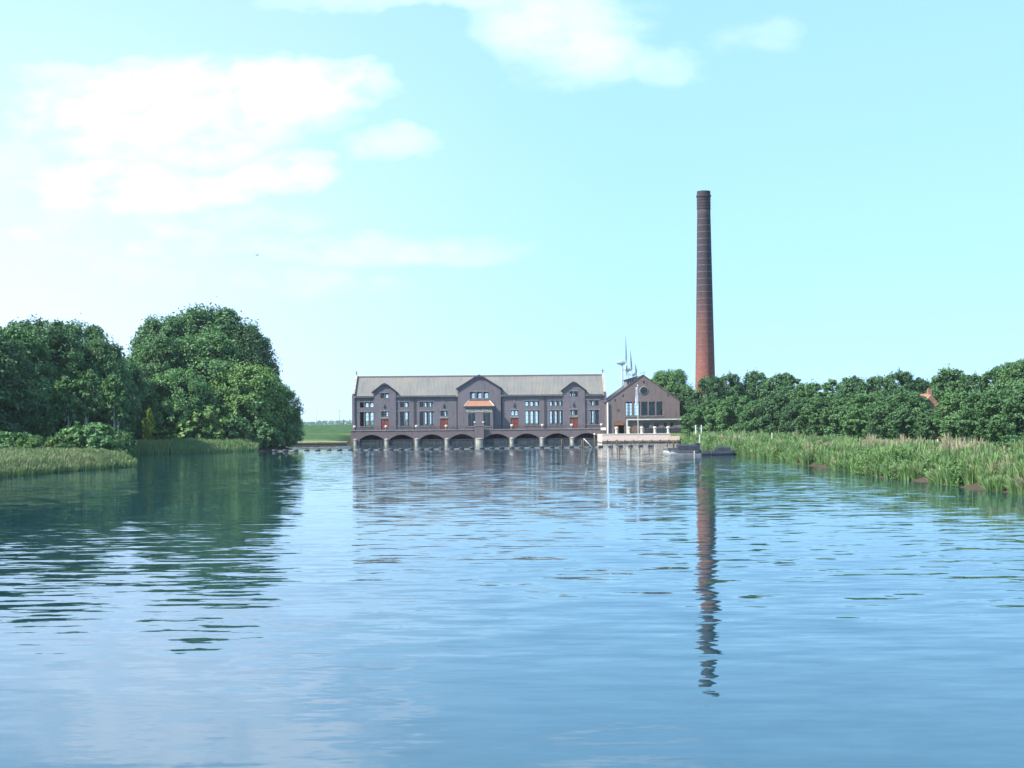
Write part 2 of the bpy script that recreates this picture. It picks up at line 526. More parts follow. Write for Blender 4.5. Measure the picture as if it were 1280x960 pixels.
def ground_mat():
    m, n, out = mat('bank_grass_and_soil')
    g = n.node('ShaderNodeNewGeometry').outputs['Position']
    x, y, z = n.sep(g)
    a = n.noise(g, 0.35, 6.0, 0.65)[0]
    f = n.noise(g, 3.0, 4.0, 0.7)[0]
    grass = n.mix(n.rng(a, 0.3, 0.7), (0.026, 0.066, 0.022), (0.055, 0.105, 0.034))
    grass = n.mix(n.rng(f, 0.45, 0.8, 0, 0.5), grass, (0.07, 0.115, 0.04))
    # mown strips of the dike: rough dark grass above, paler mown berm and verge
    mown = n.m('MULTIPLY', n.rng(y, 317.0, 320.0), n.rng(y, 327.0, 321.5))
    mown2 = n.m('MULTIPLY', n.rng(y, 343.0, 347.0), n.rng(y, 360.0, 354.0))
    mv = n.m('MAXIMUM', mown, n.m('MULTIPLY', mown2, 0.7))
    grass = n.mix(n.m('MULTIPLY', mv, .75), grass, (0.15, 0.20, 0.06))
    soil = n.mix(f, (0.045, 0.036, 0.024), (0.095, 0.072, 0.044))
    zn = n.m('ADD', z, n.m('MULTIPLY', n.m('SUBTRACT', f, 0.5), 0.4))
    c = n.mix(n.rng(zn, 0.62, 0.38), grass, soil)
    bmp = n.node('ShaderNodeBump'); bmp.inputs['Strength'].default_value = 0.7; bmp.inputs['Distance'].default_value = 0.12
    n.link(f, bmp.inputs['Height'])
    principled(n, out, c, 0.95, 0.15, normal=bmp.outputs[0])
    return m


M_GROUND = ground_mat()
g_me = mesh_np('ground', np.stack([GX, GY, GZ], -1).reshape(-1, 3), quads=quads, mat=M_GROUND, smooth=True)
tag(link('ground', g_me), kind='structure')


def water_mat():
    m, n, out = mat('canal_water')
    p = n.node('ShaderNodeNewGeometry').outputs['Position']
    x, y, z = n.sep(p)
    def slopes(sx, sy, det, rough, dist=0.4, off=0.0):
        v = n.xyz(n.m('MULTIPLY', x, sx), n.m('ADD', n.m('MULTIPLY', y, sy), off), off)
        a = n.noise(v, 1.0, det, rough, dist)[1]
        r, g, b = n.sep(a)
        return n.m('SUBTRACT', r, 0.5), n.m('SUBTRACT', g, 0.5)
    patch = n.noise(n.xyz(n.m('MULTIPLY', x, 0.02), n.m('MULTIPLY', y, 0.035), 5.0), 1.0, 3.0, 0.55)[0]
    pr = n.rng(patch, 0.36, 0.64, 0.5, 1.25)
    # long low ripples, short chop, fine shimmer
    ax, ay = slopes(0.50, 1.75, 3.0, 0.55, 0.12, 0.0)
    bx, by = slopes(0.75, 2.1, 3.0, 0.55, 0.5, 17.0)
    cx, cy = slopes(2.6, 5.5, 3.0, 0.6, 0.3, 41.0)
    # the wind reaches the open middle of the canal more than the sheltered ends
    far = n.m('MULTIPLY', n.rng(y, 95.0, 150.0), n.rng(y, 310.0, 235.0, 0.6, 1.0))
    mid = n.m('MULTIPLY', n.rng(y, 20.0, 46.0, 0.72, 1.0), n.rng(y, 240.0, 120.0, 0.7, 1.0))
    gust = n.noise(n.xyz(n.m('MULTIPLY', x, 0.13), n.m('MULTIPLY', y, 0.075), 9.0), 1.0, 4.0, 0.65, 0.5)[0]
    gs = n.m('SUBTRACT', gust, 0.5)
    ka = n.m('MULTIPLY', n.m('MULTIPLY', pr, mid), 0.190)
    kb = n.m('MULTIPLY', n.m('ADD', n.m('MULTIPLY', far, 0.065), 0.060), pr)
    kc = n.m('ADD', n.m('MULTIPLY', far, 0.055), 0.026)
    sx = n.m('ADD', n.m('ADD', n.m('MULTIPLY', ax, n.m('MULTIPLY', ka, 0.45)), n.m('MULTIPLY', bx, n.m('MULTIPLY', kb, 0.8))), n.m('MULTIPLY', cx, kc))
    sy = n.m('ADD', n.m('ADD', n.m('MULTIPLY', ay, ka), n.m('MULTIPLY', by, kb)), n.m('MULTIPLY', cy, kc))
    sy = n.m('ADD', sy, n.m('MULTIPLY', gs, n.m('ADD', n.m('MULTIPLY', far, 0.035), 0.004)))
    nrm = n.vm('NORMALIZE', n.xyz(sx, sy, 1.0))
    gl = n.node('ShaderNodeBsdfGlossy'); gl.inputs['Roughness'].default_value = 0.02
    gl.inputs[0].default_value = (0.92, 1.0, 1.0, 1)
    n.link(nrm, gl.inputs['Normal'])
    df = n.node('ShaderNodeBsdfDiffuse')
    df.inputs[0].default_value = (0.012, 0.045, 0.058, 1)
    fr = n.node('ShaderNodeFresnel'); fr.inputs[0].default_value = 1.82
    n.link(nrm, fr.inputs['Normal'])
    mx = n.node('ShaderNodeMixShader')
    n.link(fr.outputs[0], mx.inputs[0]); n.link(df.outputs[0], mx.inputs[1]); n.link(gl.outputs[0], mx.inputs[2])
    n.link(mx.outputs[0], out.inputs[0])
    return m


wv = MB().poly((-78, -90, 0), (46, -90, 0), (46, 343, 0), (-78, 343, 0))
tag(wv.build('canal_water', water_mat()), kind='structure')

# ------------------------------------------------------------------ pumping station (engine hall)
HC, HD = XD(599.3, 336.0), 336.0
hall = tag(empty('pumping_station', (HC, HD, 0)), 'long dark brick pumping hall with grey tiled roof above water arches', 'building')
DEP = 13.0                              # depth of the hall
EAVE, RIDGE, HALF = 11.9, 16.75, 30.8
SLOPE = (RIDGE - EAVE) / (DEP / 2)

_wcache = {}


def window(parent, xc, z0, z1, wd, y, rows=1, cols=1, face=-1):
    """one glazed light: frame with glazing bars, and its pane"""
    key = (round(wd, 3), round(z1 - z0, 3), rows, cols)
    if key not in _wcache:
        h = z1 - z0; mb = MB(); t = 0.085; dp = 0.05
        mb.box(-wd / 2, -wd / 2 + t, -dp, dp, 0, h).box(wd / 2 - t, wd / 2, -dp, dp, 0, h)
        mb.box(-wd / 2 + t, wd / 2 - t, -dp, dp, 0, t).box(-wd / 2 + t, wd / 2 - t, -dp, dp, h - t, h)
        for i in range(1, cols):
            c = -wd / 2 + wd * i / cols; mb.box(c - .018, c + .018, -dp * .7, dp * .7, t, h - t)
        for j in range(1, rows):
            c = h * j / rows; mb.box(-wd / 2 + t, wd / 2 - t, -dp * .6, dp * .6, c - .028, c + .028)
        # rounded upper corners
        for s in (-1, 1):
            mb.prism_xz([(s * (wd / 2 - t), h - t), (s * (wd / 2 - t - .2), h - t), (s * (wd / 2 - t), h - t - .28)], -dp * .9, dp * .9)
        fm = mb.mesh('window', M_FRAME)
        gm = MB().box(-wd / 2 + .04, wd / 2 - .04, -.006, .006, .04, h - .04).mesh('pane', M_GLASS)
        _wcache[key] = (fm, gm)
    fm, gm = _wcache[key]
    f = link('window', fm, parent, (xc, y, z0))
    link('pane', gm, f)
    return f


GROUPS = [-27.8, -19.1, -13.05, 13.05, 19.1, 27.8]
LW, PITCH = 0.96, 1.22
UP, LO = (9.0, 10.3), (4.35, 7.9)
DOORS = [-23.35, -8.7, 8.7, 23.35]
DZ0 = 3.25


def group_holes(g):
    r = []
    for k in (-1, 0, 1):
        c = g + k * PITCH
        r += [(c - LW / 2, c + LW / 2, *UP), (c - LW / 2, c + LW / 2, *LO)]
    return r


def facade(front=True):
    sgn = 1 if front else -1
    Y = 0.0 if front else DEP
    def yy(a, b):                       # a..b measured from the wall face, outwards negative
        return (Y + sgn * a, Y + sgn * b) if front else (Y + sgn * b, Y + sgn * a)
    wname = 'front_wall' if front else 'rear_wall'
    holes_all = []
    for g in GROUPS: holes_all += group_holes(g)
    for d in (-8.7, 8.7):
        for s in (-1, 1): holes_all.append((d + s * .47 - .4, d + s * .47 + .4, 6.7, 8.0))
        if front: holes_all.append((d - .95, d + .95, DZ0 + .01, 6.1))
    for (a, b) in ((-HALF, -26.1), (-20.6, -5.3), (5.3, 20.6), (26.1, HALF)):
        mb = MB(); y0, y1 = yy(0, .45)
        wall_cells(mb, a, b, DZ0, EAVE, y0, y1, [h for h in holes_all if a < h[0] < b])
        mb.build(wname, M_BRICK, hall)
    # dormer bays
    for c in (-23.35, 23.35):
        mb = MB(); y0, y1 = yy(-.28, .3)
        hs = [(c + s * .56 - .44, c + s * .56 + .44, 11.25, 12.5) for s in (-1, 1)]
        hs += [(c + s * .47 - .4, c + s * .47 + .4, 6.7, 8.0) for s in (-1, 1)]
        if front: hs.append((c - .95, c + .95, DZ0 + .01, 6.1))
        wall_cells(mb, c - 2.75, c + 2.75, DZ0, 12.95, y0, y1, hs)
        mb.prism_xz([(c - 2.75, 12.95), (c + 2.75, 12.95), (c + .75, 14.5), (c - .75, 14.5)], y0, y1)
        mb.build('dormer_wall', M_BRICK, hall)
        for s in (-1, 1):
            window(hall, c + s * .56, 11.25, 12.5, .88, Y + sgn * 0.0, 2, 1)
            # cheek walls
            ck = MB(); x = c + s * 2.6
            ya, yb = sorted((Y + sgn * .3, Y + sgn * 3.8))
            ck.box(x - .15, x + .15, ya, yb, EAVE - .3, 12.95).build('dormer_cheek', M_BRICK, hall)
        dr = MB(); ya, yb = Y - sgn * .62, Y + sgn * 3.95
        for s in (-1, 1):
            dr.slab((c + s * 3.2, ya, 12.72), (c + s * 3.2, yb, 12.72), (c + s * .6, yb, 14.72), (c + s * .6, ya, 14.72), .16)
        dr.slab((c - .6, ya, 14.725), (c + .6, ya, 14.725), (c + .6, yb, 14.725), (c - .6, yb, 14.725), .16)
        dr.build('dormer_roof', M_ROOF, hall)
        vb = MB(); y0, y1 = sorted((ya - sgn * .03, ya + sgn * .1))
        for s in (-1, 1):
            vb.prism_xz([(c + s * 3.22, 12.48), (c + s * 3.22, 12.75), (c + s * .62, 14.75), (c + s * .62, 14.45)], y0, y1)
        vb.box(c - .62, c + .62, y0, y1, 14.45, 14.75)
        vb.box(c - .35, c + .35, y0, y1, 14.75, 14.95)
        vb.build('verge_board', M_LEAD, hall)
    # centre bay
    mb = MB(); y0, y1 = yy(-.45, .3)
    hs = [(k * 1.66 - .6, k * 1.66 + .6, 11.0, 12.6) for k in (-1, 0, 1)]
    wall_cells(mb, -5.3, 5.3, DZ0, 13.5, y0, y1, hs)
    mb.prism_xz([(-5.3, 13.5), (5.3, 13.5), (1.0, 16.2), (-1.0, 16.2)], y0, y1)
    mb.build('gable_wall', M_BRICK, hall)
    for k in (-1, 0, 1): window(hall, k * 1.66, 11.0, 12.6, 1.2, Y - sgn * .1, 2, 2)
    for s in (-1, 1):
        ya, yb = sorted((Y + sgn * .3, Y + sgn * 6.2))
        MB().box(s * 5.15 - .15, s * 5.15 + .15, ya, yb, EAVE - .3, 13.45).build('gable_cheek', M_BRICK, hall)
    dr = MB(); ya, yb = Y - sgn * .75, Y + sgn * 6.42
    for s in (-1, 1):
        dr.slab((s * 5.7, ya, 13.42), (s * 5.7, yb, 13.42), (s * .9, yb, 16.42), (s * .9, ya, 16.42), .18)
    dr.slab((-.9, ya, 16.425), (.9, ya, 16.425), (.9, yb, 16.425), (-.9, yb, 16.425), .18)
    dr.build('gable_roof', M_ROOF, hall)
    vb = MB(); y0, y1 = sorted((ya - sgn * .03, ya + sgn * .12))
    for s in (-1, 1):
        vb.prism_xz([(s * 5.75, 13.12), (s * 5.75, 13.46), (s * .92, 16.46), (s * .92, 16.12)], y0, y1)
    vb.box(-.92, .92, y0, y1, 16.12, 16.46).box(-.3, .3, y0, y1, 16.46, 16.85)
    vb.build('verge_board', M_LEAD, hall)
    # glazing
    for gi, g in enumerate(GROUPS):
        for k in (-1, 0, 1):
            last = gi == 5
            window(hall, g + k * PITCH, *UP, LW, Y + sgn * .22, 2 if front else 1, (2 if last else 1) if front else 1)
            window(hall, g + k * PITCH, *LO, LW, Y + sgn * .22, 3 if front else 1, (2 if last else 1) if front else 1)
        tm = MB(); y0, y1 = yy(-.06, .1)
        tm.box(g - 2.05, g + 2.05, y0, y1, UP[1] + .03, UP[1] + .3)
        tm.build('lintel', M_TRIM, hall)
        tm = MB(); tm.box(g - 2.05, g + 2.05, y0, y1, LO[1] + .03, LO[1] + .3); tm.build('lintel', M_TRIM, hall)
        y0, y1 = yy(-.12, .12)
        MB().box(g - 2.0, g + 2.0, y0, y1, LO[0] - .25, LO[0] - .02).build('sill', M_TRIM, hall)
    for d in DOORS:
        for s in (-1, 1): window(hall, d + s * .47, 6.7, 8.0, .8, Y + sgn * .12, 2, 1)
    # eaves gutter between the bays
    for (a, b) in ((-HALF + .3, -26.15), (-20.55, -5.75), (5.75, 20.55), (26.15, HALF - .3)):
        y0, y1 = yy(-.42, -.02)
        MB().box(a, b, y0, y1, EAVE - .42, EAVE - .1).build('gutter', M_LEAD, hall)


facade(True)
facade(False)
# front only: doors, stone heads, wall anchors, rain pipes
for d in DOORS:
    off = -.28 if abs(d) > 20 else 0.0
    dd = MB()
    for s in (-1, 1): dd.box(d + s * .47 - .44, d + s * .47 + .44, off + .14, off + .22, DZ0 + .05, 6.05)
    dr_ = dd.build('door', M_DOOR, hall)
    pn = MB()
    for s in (-1, 1):
        for (a, b) in ((3.5, 4.5), (4.7, 5.85)):
            pn.box(d + s * .47 - .3, d + s * .47 + .3, off + .11, off + .139, a, b)
    pn.build('door_panel', M_DOOR, dr_)
    MB().box(d + .06, d + .12, off + .06, off + .13, 4.5, 4.62).build('door_handle', M_IRON, dr_)
    MB().box(d - 1.1, d + 1.1, off - .05, off + .2, 8.03, 8.3).build('lintel', M_TRIM, hall)
    MB().box(d - 1.1, d + 1.1, off - .05, off + .2, 6.12, 6.62).build('door_head', M_TRIM, hall)
    MB().box(d - 1.2, d + 1.2, off - .5, off - .06, DZ0, DZ0 + .16).build('door_step', M_STONE, hall)
    MB().box(d - .1, d + .1, off - .14, off - .01, 8.7, 9.7).box(d - .32, d + .32, off - .12, off - .02, 8.95, 9.1).build('wall_anchor', M_IRON, hall)
    MB().prism_xz([(d - .22, 10.4), (d, 10.15), (d + .22, 10.4), (d, 10.65)], off - .06, off - .01).build('stone_diamond', M_TRIM, hall)
for c in (-23.35, 23.35):
    MB().box(c - 1.2, c + 1.2, -.34, -.2, 12.55, 12.8).build('lintel', M_TRIM, hall)
MB().box(-2.5, 2.5, -.52, -.4, 12.65, 12.9).build('lintel', M_TRIM, hall)
MB().box(-2.5, 2.5, -.56, -.4, 10.72, 10.96).build('sill', M_TRIM, hall)
for x in (-16.1, -5.55, 5.55, 16.1):
    MB().tube([(x, -.2, DZ0), (x, -.2, EAVE - .4)], .1, 8).box(x - .2, x + .2, -.36, -.04, EAVE - .85, EAVE - .4).build('rain_pipe', M_LEAD, hall)
# plinth course
for (a, b) in ((-HALF, -26.15), (-20.55, -9.75), (-7.65, -5.35), (5.35, 7.65), (9.75, 20.55), (26.15, HALF)):
    MB().box(a, b, -.1, -.005, DZ0, 3.95).build('plinth', M_LEAD if False else M_ARC, hall)
# end gables with raised coped parapets
for s in (-1, 1):
    x0, x1 = (HALF - .02, HALF + .45) if s > 0 else (-HALF - .45, -HALF + .02)
    MB().prism_yz([(0, DZ0), (DEP, DZ0), (DEP, EAVE + .3), (DEP / 2, RIDGE + .35), (0, EAVE + .3)], x0, x1).build('end_wall', M_BRICK, hall)
    cp = MB()
    for (ya, yb) in ((-.35, DEP / 2), (DEP + .35, DEP / 2)):
        za = EAVE + .12
        cp.slab((x0 - .06, ya, za + .35), (x1 + .06, ya, za + .35), (x1 + .06, yb, RIDGE + .58), (x0 - .06, yb, RIDGE + .58), .22)
    cp.build('parapet_coping', M_PIER, hall)
    MB().box(min(s * HALF, s * (HALF + .62)), max(s * HALF, s * (HALF + .62)), -.3, -.004, DZ0, EAVE + .25).build('corner_buttress', M_BRICK, hall)
    # finial and weather vane
    fx = s * (HALF + .2)
    MB().tube([(fx, DEP / 2, RIDGE + .4), (fx, DEP / 2, RIDGE + 1.7)], [.12, .04], 8).box(fx - .45, fx + .45, DEP / 2 - .03, DEP / 2 + .03, RIDGE + 1.05, RIDGE + 1.15).lathe([(.02, RIDGE + .75), (.16, RIDGE + .9), (.02, RIDGE + 1.05)], 10, (fx, DEP / 2)).build('finial', M_IRON, hall)
# roof slopes: whole strips between the bays, shorter ones above the dormers
rf = MB()
for side in (0, 1):
    Y, sg = (0.0, 1) if side == 0 else (DEP, -1)
    def on(x, yd): return (x, Y + sg * yd, EAVE + SLOPE * yd)
    for (a, b) in ((-HALF, -26.1), (-20.6, -5.3), (5.3, 20.6), (26.1, HALF)):
        rf.slab(on(a, -.5), on(b, -.5), (b, DEP / 2, RIDGE), (a, DEP / 2, RIDGE), .2)
    for (c, hw_, he, zt_, sl_) in ((-23.35, 2.75, .6, 14.72, 2.0 / 2.6), (0, 5.3, .9, 16.42, 3.0 / 4.8), (23.35, 2.75, .6, 14.72, 2.0 / 2.6)):
        def vy(u): return (zt_ - sl_ * max(0, abs(u) - he) - .06 - EAVE) / SLOPE
        us = [-hw_, -he, he, hw_]
        for u0, u1 in zip(us[:-1], us[1:]):
            rf.slab(on(c + u0, vy(u0)), on(c + u1, vy(u1)), (c + u1, DEP / 2, RIDGE), (c + u0, DEP / 2, RIDGE), .12)
rf.build('roof', M_ROOF, hall)
MB().prism_yz([(DEP / 2 - .28, RIDGE - .12), (DEP / 2 + .28, RIDGE - .12), (DEP / 2, RIDGE + .22)], -HALF + .05, HALF - .05).build('ridge', M_RIDGE, hall)
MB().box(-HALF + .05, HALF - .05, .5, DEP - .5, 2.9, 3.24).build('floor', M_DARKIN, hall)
for x in (-16.1, -5.5, 5.5, 16.1):
    MB().box(x - .15, x + .15, .5, DEP - .5, 10.9, 11.3).build('tie_beam', M_IRON, hall)
# porch
MB2 = MB(); wall_cells(MB2, -3.42, 3.42, DZ0, 8.9, -2.0, -1.65, [(-2.67, -1.87, 4.2, 7.3), (-1.79, -.99, 4.2, 7.3), (.99, 1.79, 4.2, 7.3), (1.87, 2.67, 4.2, 7.3)])
MB2.box(-3.42, -3.1, -1.649, -.46, DZ0, 8.9).box(3.1, 3.42, -1.649, -.46, DZ0, 8.9)
MB2.build('porch_wall', M_BRICK, hall)
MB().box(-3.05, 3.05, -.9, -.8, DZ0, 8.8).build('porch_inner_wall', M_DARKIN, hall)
for c in (-2.27, -1.39, 1.39, 2.27): window(hall, c, 4.2, 7.3, .8, -1.85, 4, 1)
MB().box(-2.85, -.85, -2.1, -1.9, 3.95, 4.18).build('sill', M_TRIM, hall)
MB().box(.85, 2.85, -2.1, -1.9, 3.95, 4.18).build('sill', M_TRIM, hall)
pr = MB(); e = 3.68
A, B, C_, D_ = (-e, -2.35, 9.08), (e, -2.35, 9.08), (2.55, -.47, 10.42), (-2.55, -.47, 10.42)
pr.poly(A, B, C_, D_).poly((-e, -.47, 9.08), A, D_).poly(B, (e, -.47, 9.08), C_).poly((-e, -.47, 9.08), (e, -.47, 9.08), B, A)
pr.build('porch_roof', M_TILE, hall)
MB().box(-e, e, -2.36, -2.12, 8.72, 9.06).build('porch_fascia', M_LEAD, hall)
MB().tube([(-e, -2.35, 9.12), (-2.55, -.5, 10.46)], .1, 6).tube([(e, -2.35, 9.12), (2.55, -.5, 10.46)], .1, 6).build('hip_tile', M_STONE, hall)


def lettering(parent, txt, width, h, loc, m):
    cu = bpy.data.curves.new('lettering', 'FONT'); cu.body = txt; cu.align_x = 'CENTER'; cu.size = 1.0; cu.extrude = 0.03
    cu.offset = 0.012
    o = bpy.data.objects.new('lettering_tmp', cu); COL.objects.link(o)
    dg = bpy.context.evaluated_depsgraph_get()
    me = bpy.data.meshes.new_from_object(o.evaluated_get(dg))
    bpy.data.objects.remove(o); me.name = 'lettering'
    xs = [v.co.x for v in me.vertices]; ys = [v.co.y for v in me.vertices]
    kx, ky = width / (max(xs) - min(xs)), h / (max(ys) - min(ys))
    mx, my = (max(xs) + min(xs)) / 2, min(ys)
    for v in me.vertices: v.co = ((v.co.x - mx) * kx, -v.co.z, (v.co.y - my) * ky)
    me.materials.clear(); me.materials.append(m)
    return link('lettering', me, parent, loc)


lettering(hall, 'WOUDAGEMAAL', 6.5, .72, (0, -2.04, 7.62), M_LETTER)

# arcade over the water
AC = [-26.4, -19.05, -11.65, -4.25, 4.25, 11.65, 19.05, 26.4]
AW = 2.95
def z_low(x):
    for c in AC:
        if abs(x - c) < AW - 1e-6: return 1.12 + 1.12 * (1 - ((x - c) / AW) ** 2)
    return -1.5
xs = {-31.5, 31.5}
for c in AC:
    for k in range(17): xs.add(round(c - AW + 2 * AW * k / 16, 4))
xs = sorted(xs)
ar = MB(); Y0, Y1, ZT = -2.6, 6.5, 3.2
def edge_low(x, side):
    return z_low(x + side * 1e-4) if z_low(x + side * 1e-4) < 0 else max(1.12, 1.12 + 1.12 * max(0, 1 - min(((x - c) / AW) ** 2 for c in AC)))
for a, b in zip(xs[:-1], xs[1:]):
    la, lb = edge_low(a, 1), edge_low(b, -1)
    ar.poly((a, Y0, la), (b, Y0, lb), (b, Y0, ZT), (a, Y0, ZT))
    ar.poly((b, Y1, lb), (a, Y1, la), (a, Y1, ZT), (b, Y1, ZT))
    ar.poly((a, Y0, ZT), (b, Y0, ZT), (b, Y1, ZT), (a, Y1, ZT))
    ar.poly((a, Y0, la), (a, Y1, la), (b, Y1, lb), (b, Y0, lb))
for x in xs:
    l, r = edge_low(x, -1), edge_low(x, 1)
    if x in (xs[0], xs[-1]): l, r = -1.5, ZT
    if abs(l - r) > .01: ar.poly((x, Y0, min(l, r)), (x, Y1, min(l, r)), (x, Y1, max(l, r)), (x, Y0, max(l, r)))
ar.build('arcade', M_ARC, hall)
MB().box(-31.5, 31.5, 5.8, 6.3, -1.5, 3.0).build('tunnel_back', M_GATE, hall)
for c in AC:
    # raised brick arch ring and sluice gate
    rg = MB()
    for k in range(16):
        p0, p1 = [(c - AW + 2 * AW * j / 16) for j in (k, k + 1)]
        z0_, z1_ = [1.12 + 1.12 * (1 - ((p - c) / AW) ** 2) for p in (p0, p1)]
        rg.prism_xz([(p0, z0_), (p1, z1_), (p1, z1_ + .32), (p0, z0_ + .32)], -2.66, -2.602)
    rg.build('arch_ring', M_ARC, hall)
    gt = MB().box(c - AW + .06, c + AW - .06, -2.3, -2.1, -1.4, 1.02).build('sluice_gate', M_GATE, hall)
    gb = MB().box(c - AW + .06, c + AW - .06, -2.42, -2.31, .84, 1.0)
    for k in range(7):
        x = c - AW + .4 + (2 * AW - .8) * k / 6; gb.box(x - .05, x + .05, -2.4, -2.305, -.5, .84)
    gb.build('gate_rail', M_LEAD, gt)
for (a, b) in ((-31.6, -1.45), (1.45, 31.6)):
    MB().box(a, b, -2.72, -2.3, 3.205, 3.4).build('string_course', M_TRIM, hall)
PIER = [-30.4, -22.75, -15.35, -7.95, 7.95, 15.35, 22.75, 30.4]
for x in PIER:
    wdt = .44 if abs(x) < 30 else .40
    MB().lathe([(wdt, -1.5), (wdt, .95), (wdt + .12, .96), (wdt + .12, 1.14), (.2, 1.3)], 24, (x, -2.7)).build('pier_nose', M_PIER, hall)
MB().lathe([(.92, -1.5), (.92, .9), (1.0, .91), (1.0, 1.12), (.4, 1.25)], 28, (0, -3.2)).build('pier_nose', M_PIER, hall)
MB().box(-1.15, 1.15, -3.5, -2.61, 1.1, 4.2).build('pier_buttress', M_ARC, hall)
MB().box(-1.25, 1.25, -3.6, -2.5, 4.203, 4.36).build('pier_cap', M_TRIM, hall)


def stone_post(mb_h=1.5, r=.26):
    sh = MB().lathe([(r * 1.15, 0), (r * 1.15, .15), (r, .18), (r * .92, mb_h - .55)], 14)
    cp = MB().lathe([(r * .9, mb_h - .56), (r * 1.35, mb_h - .45), (r * 1.5, mb_h - .25), (r * 1.25, mb_h - .07), (r * .6, mb_h)], 14)
    return sh, cp


_s, _c = stone_post(1.35)
s_me, c_me = _s.mesh('railing_post', M_ARC), _c.mesh('post_cap', M_STONE)
PX = [-30.6, -22.85, -15.4, -8.1, 8.0, 15.5, 22.7, 30.0]
for x in PX:
    p = link('railing_post', s_me, hall, (x, -2.4, 3.2)); link('post_cap', c_me, p)
for x in (-1.05, 1.05):
    p = link('railing_post', s_me, hall, (x, -3.2, 4.36), scale=(.7, .7, .7)); link('post_cap', c_me, p)
ends = sorted(PX[:4] + [-1.3]) , sorted([1.3] + PX[4:])
for row in ends:
    for a, b in zip(row[:-1], row[1:]):
        rl = MB()
        for z in (3.75, 4.15): rl.box(a + .25, b - .25, -2.44, -2.38, z, z + .06)
        for k in range(1, 4):
            x = a + (b - a) * k / 4; rl.box(x - .035, x + .035, -2.44, -2.38, 3.41, 4.2)
        rl.build('railing', M_IRON, hall)

# ------------------------------------------------------------------ boiler house
BD = 331.0
BXC = XD(804.2, BD); BW = (849.8 - 758.6) / F * BD / 2
bh = tag(empty('boiler_house', (BXC, BD, 0)), 'brown brick gabled boiler house with round window, on the quay', 'building')
BL = 26.0; Z0 = 1.95; ZE, ZA = 10.0, 16.3
def bx(px): return XD(px, BD) - BXC
def bz(px, py): return CH + (hor(px) - py) / F * BD
five = [(782.3, 790.3), (792.3, 800.0), (801.8, 809.6), (811.4, 819.0), (820.8, 828.2)]
wz0, wz1 = bz(805, 519.5), bz(805, 502.2)
hol = [(bx(a), bx(b), wz0, wz1) for a, b in five]
adx0, adx1, adz = bx(768.2), bx(780.2), 6.1
hol.append((adx0, adx1, Z0 + .02, 4.1))
fw = MB(); wall_cells(fw, -BW, BW, Z0, ZE, 0, .5, hol)
# gable with the round window: ring of quads between the circle and the outline
rc, rr = (bx(805), bz(805, 488.3)), .86
NSEG = 32
def gable_out(a):
    dxx, dzz = cos(a), sin(a); best = 1e9
    cx, cz = rc
    segs = [((-BW, ZE), (BW, ZE)), ((BW, ZE), (0, ZA)), ((0, ZA), (-BW, ZE))]
    for (p, q) in segs:
        ex, ez = q[0] - p[0], q[1] - p[1]
        den_ = dxx * ez - dzz * ex
        if abs(den_) < 1e-9: continue
        t = ((p[0] - cx) * ez - (p[1] - cz) * ex) / den_
        u = ((p[0] - cx) * dzz - (p[1] - cz) * dxx) / den_
        if t > 0 and -1e-6 <= u <= 1 + 1e-6: best = min(best, t)
    return (cx + dxx * best, cz + dzz * best)
angs = [2 * pi * k / NSEG for k in range(NSEG)]
for (px_, pz_) in ((-BW, ZE), (BW, ZE), (0, ZA)): angs.append(math.atan2(pz_ - rc[1], px_ - rc[0]) % (2 * pi))
angs = sorted(angs)
for i in range(len(angs)):
    a, b = angs[i], angs[(i + 1) % len(angs)]
    o0, o1 = gable_out(a), gable_out(b)
    i0, i1 = (rc[0] + rr * cos(a), rc[1] + rr * sin(a)), (rc[0] + rr * cos(b), rc[1] + rr * sin(b))
    fw.poly((i0[0], 0, i0[1]), (o0[0], 0, o0[1]), (o1[0], 0, o1[1]), (i1[0], 0, i1[1]))
    fw.poly((i1[0], .5, i1[1]), (o1[0], .5, o1[1]), (o0[0], .5, o0[1]), (i0[0], .5, i0[1]))
    fw.poly((i0[0], 0, i0[1]), (i1[0], 0, i1[1]), (i1[0], .5, i1[1]), (i0[0], .5, i0[1]))
fw.build('front_wall', M_BRICK2, bh)
# stepped coping of the gable
cp = MB()
for s in (-1, 1):
    cp.slab((s * (BW + .25), -.12, ZE - .12), (s * (BW + .25), .55, ZE - .12), (0, .55, ZA + .12), (0, -.12, ZA + .12), .2)
cp.build('gable_coping', M_RIDGE, bh)
MB().box(-BW, -BW + .4, .505, BL, Z0, ZE).build('side_wall', M_BRICK2, bh)
MB().box(BW - .4, BW, .505, BL, Z0, ZE).build('side_wall', M_BRICK2, bh)
rb = [(bx(782), bx(811), wz0 - .5, wz1)]
bk = MB(); wall_cells(bk, -BW, BW, Z0, ZE, BL, BL + .4, rb)
bk.prism_xz([(-BW, ZE), (BW, ZE), (0, ZA)], BL, BL + .4); bk.build('rear_wall', M_BRICK2, bh)
r2 = MB()
for s in (-1, 1):
    r2.slab((s * (BW + .4), .56, ZE - .28), (s * (BW + .4), BL + .5, ZE - .28), (0, BL + .5, ZA), (0, .56, ZA), .2)
r2.build('roof', M_ROOF2, bh)
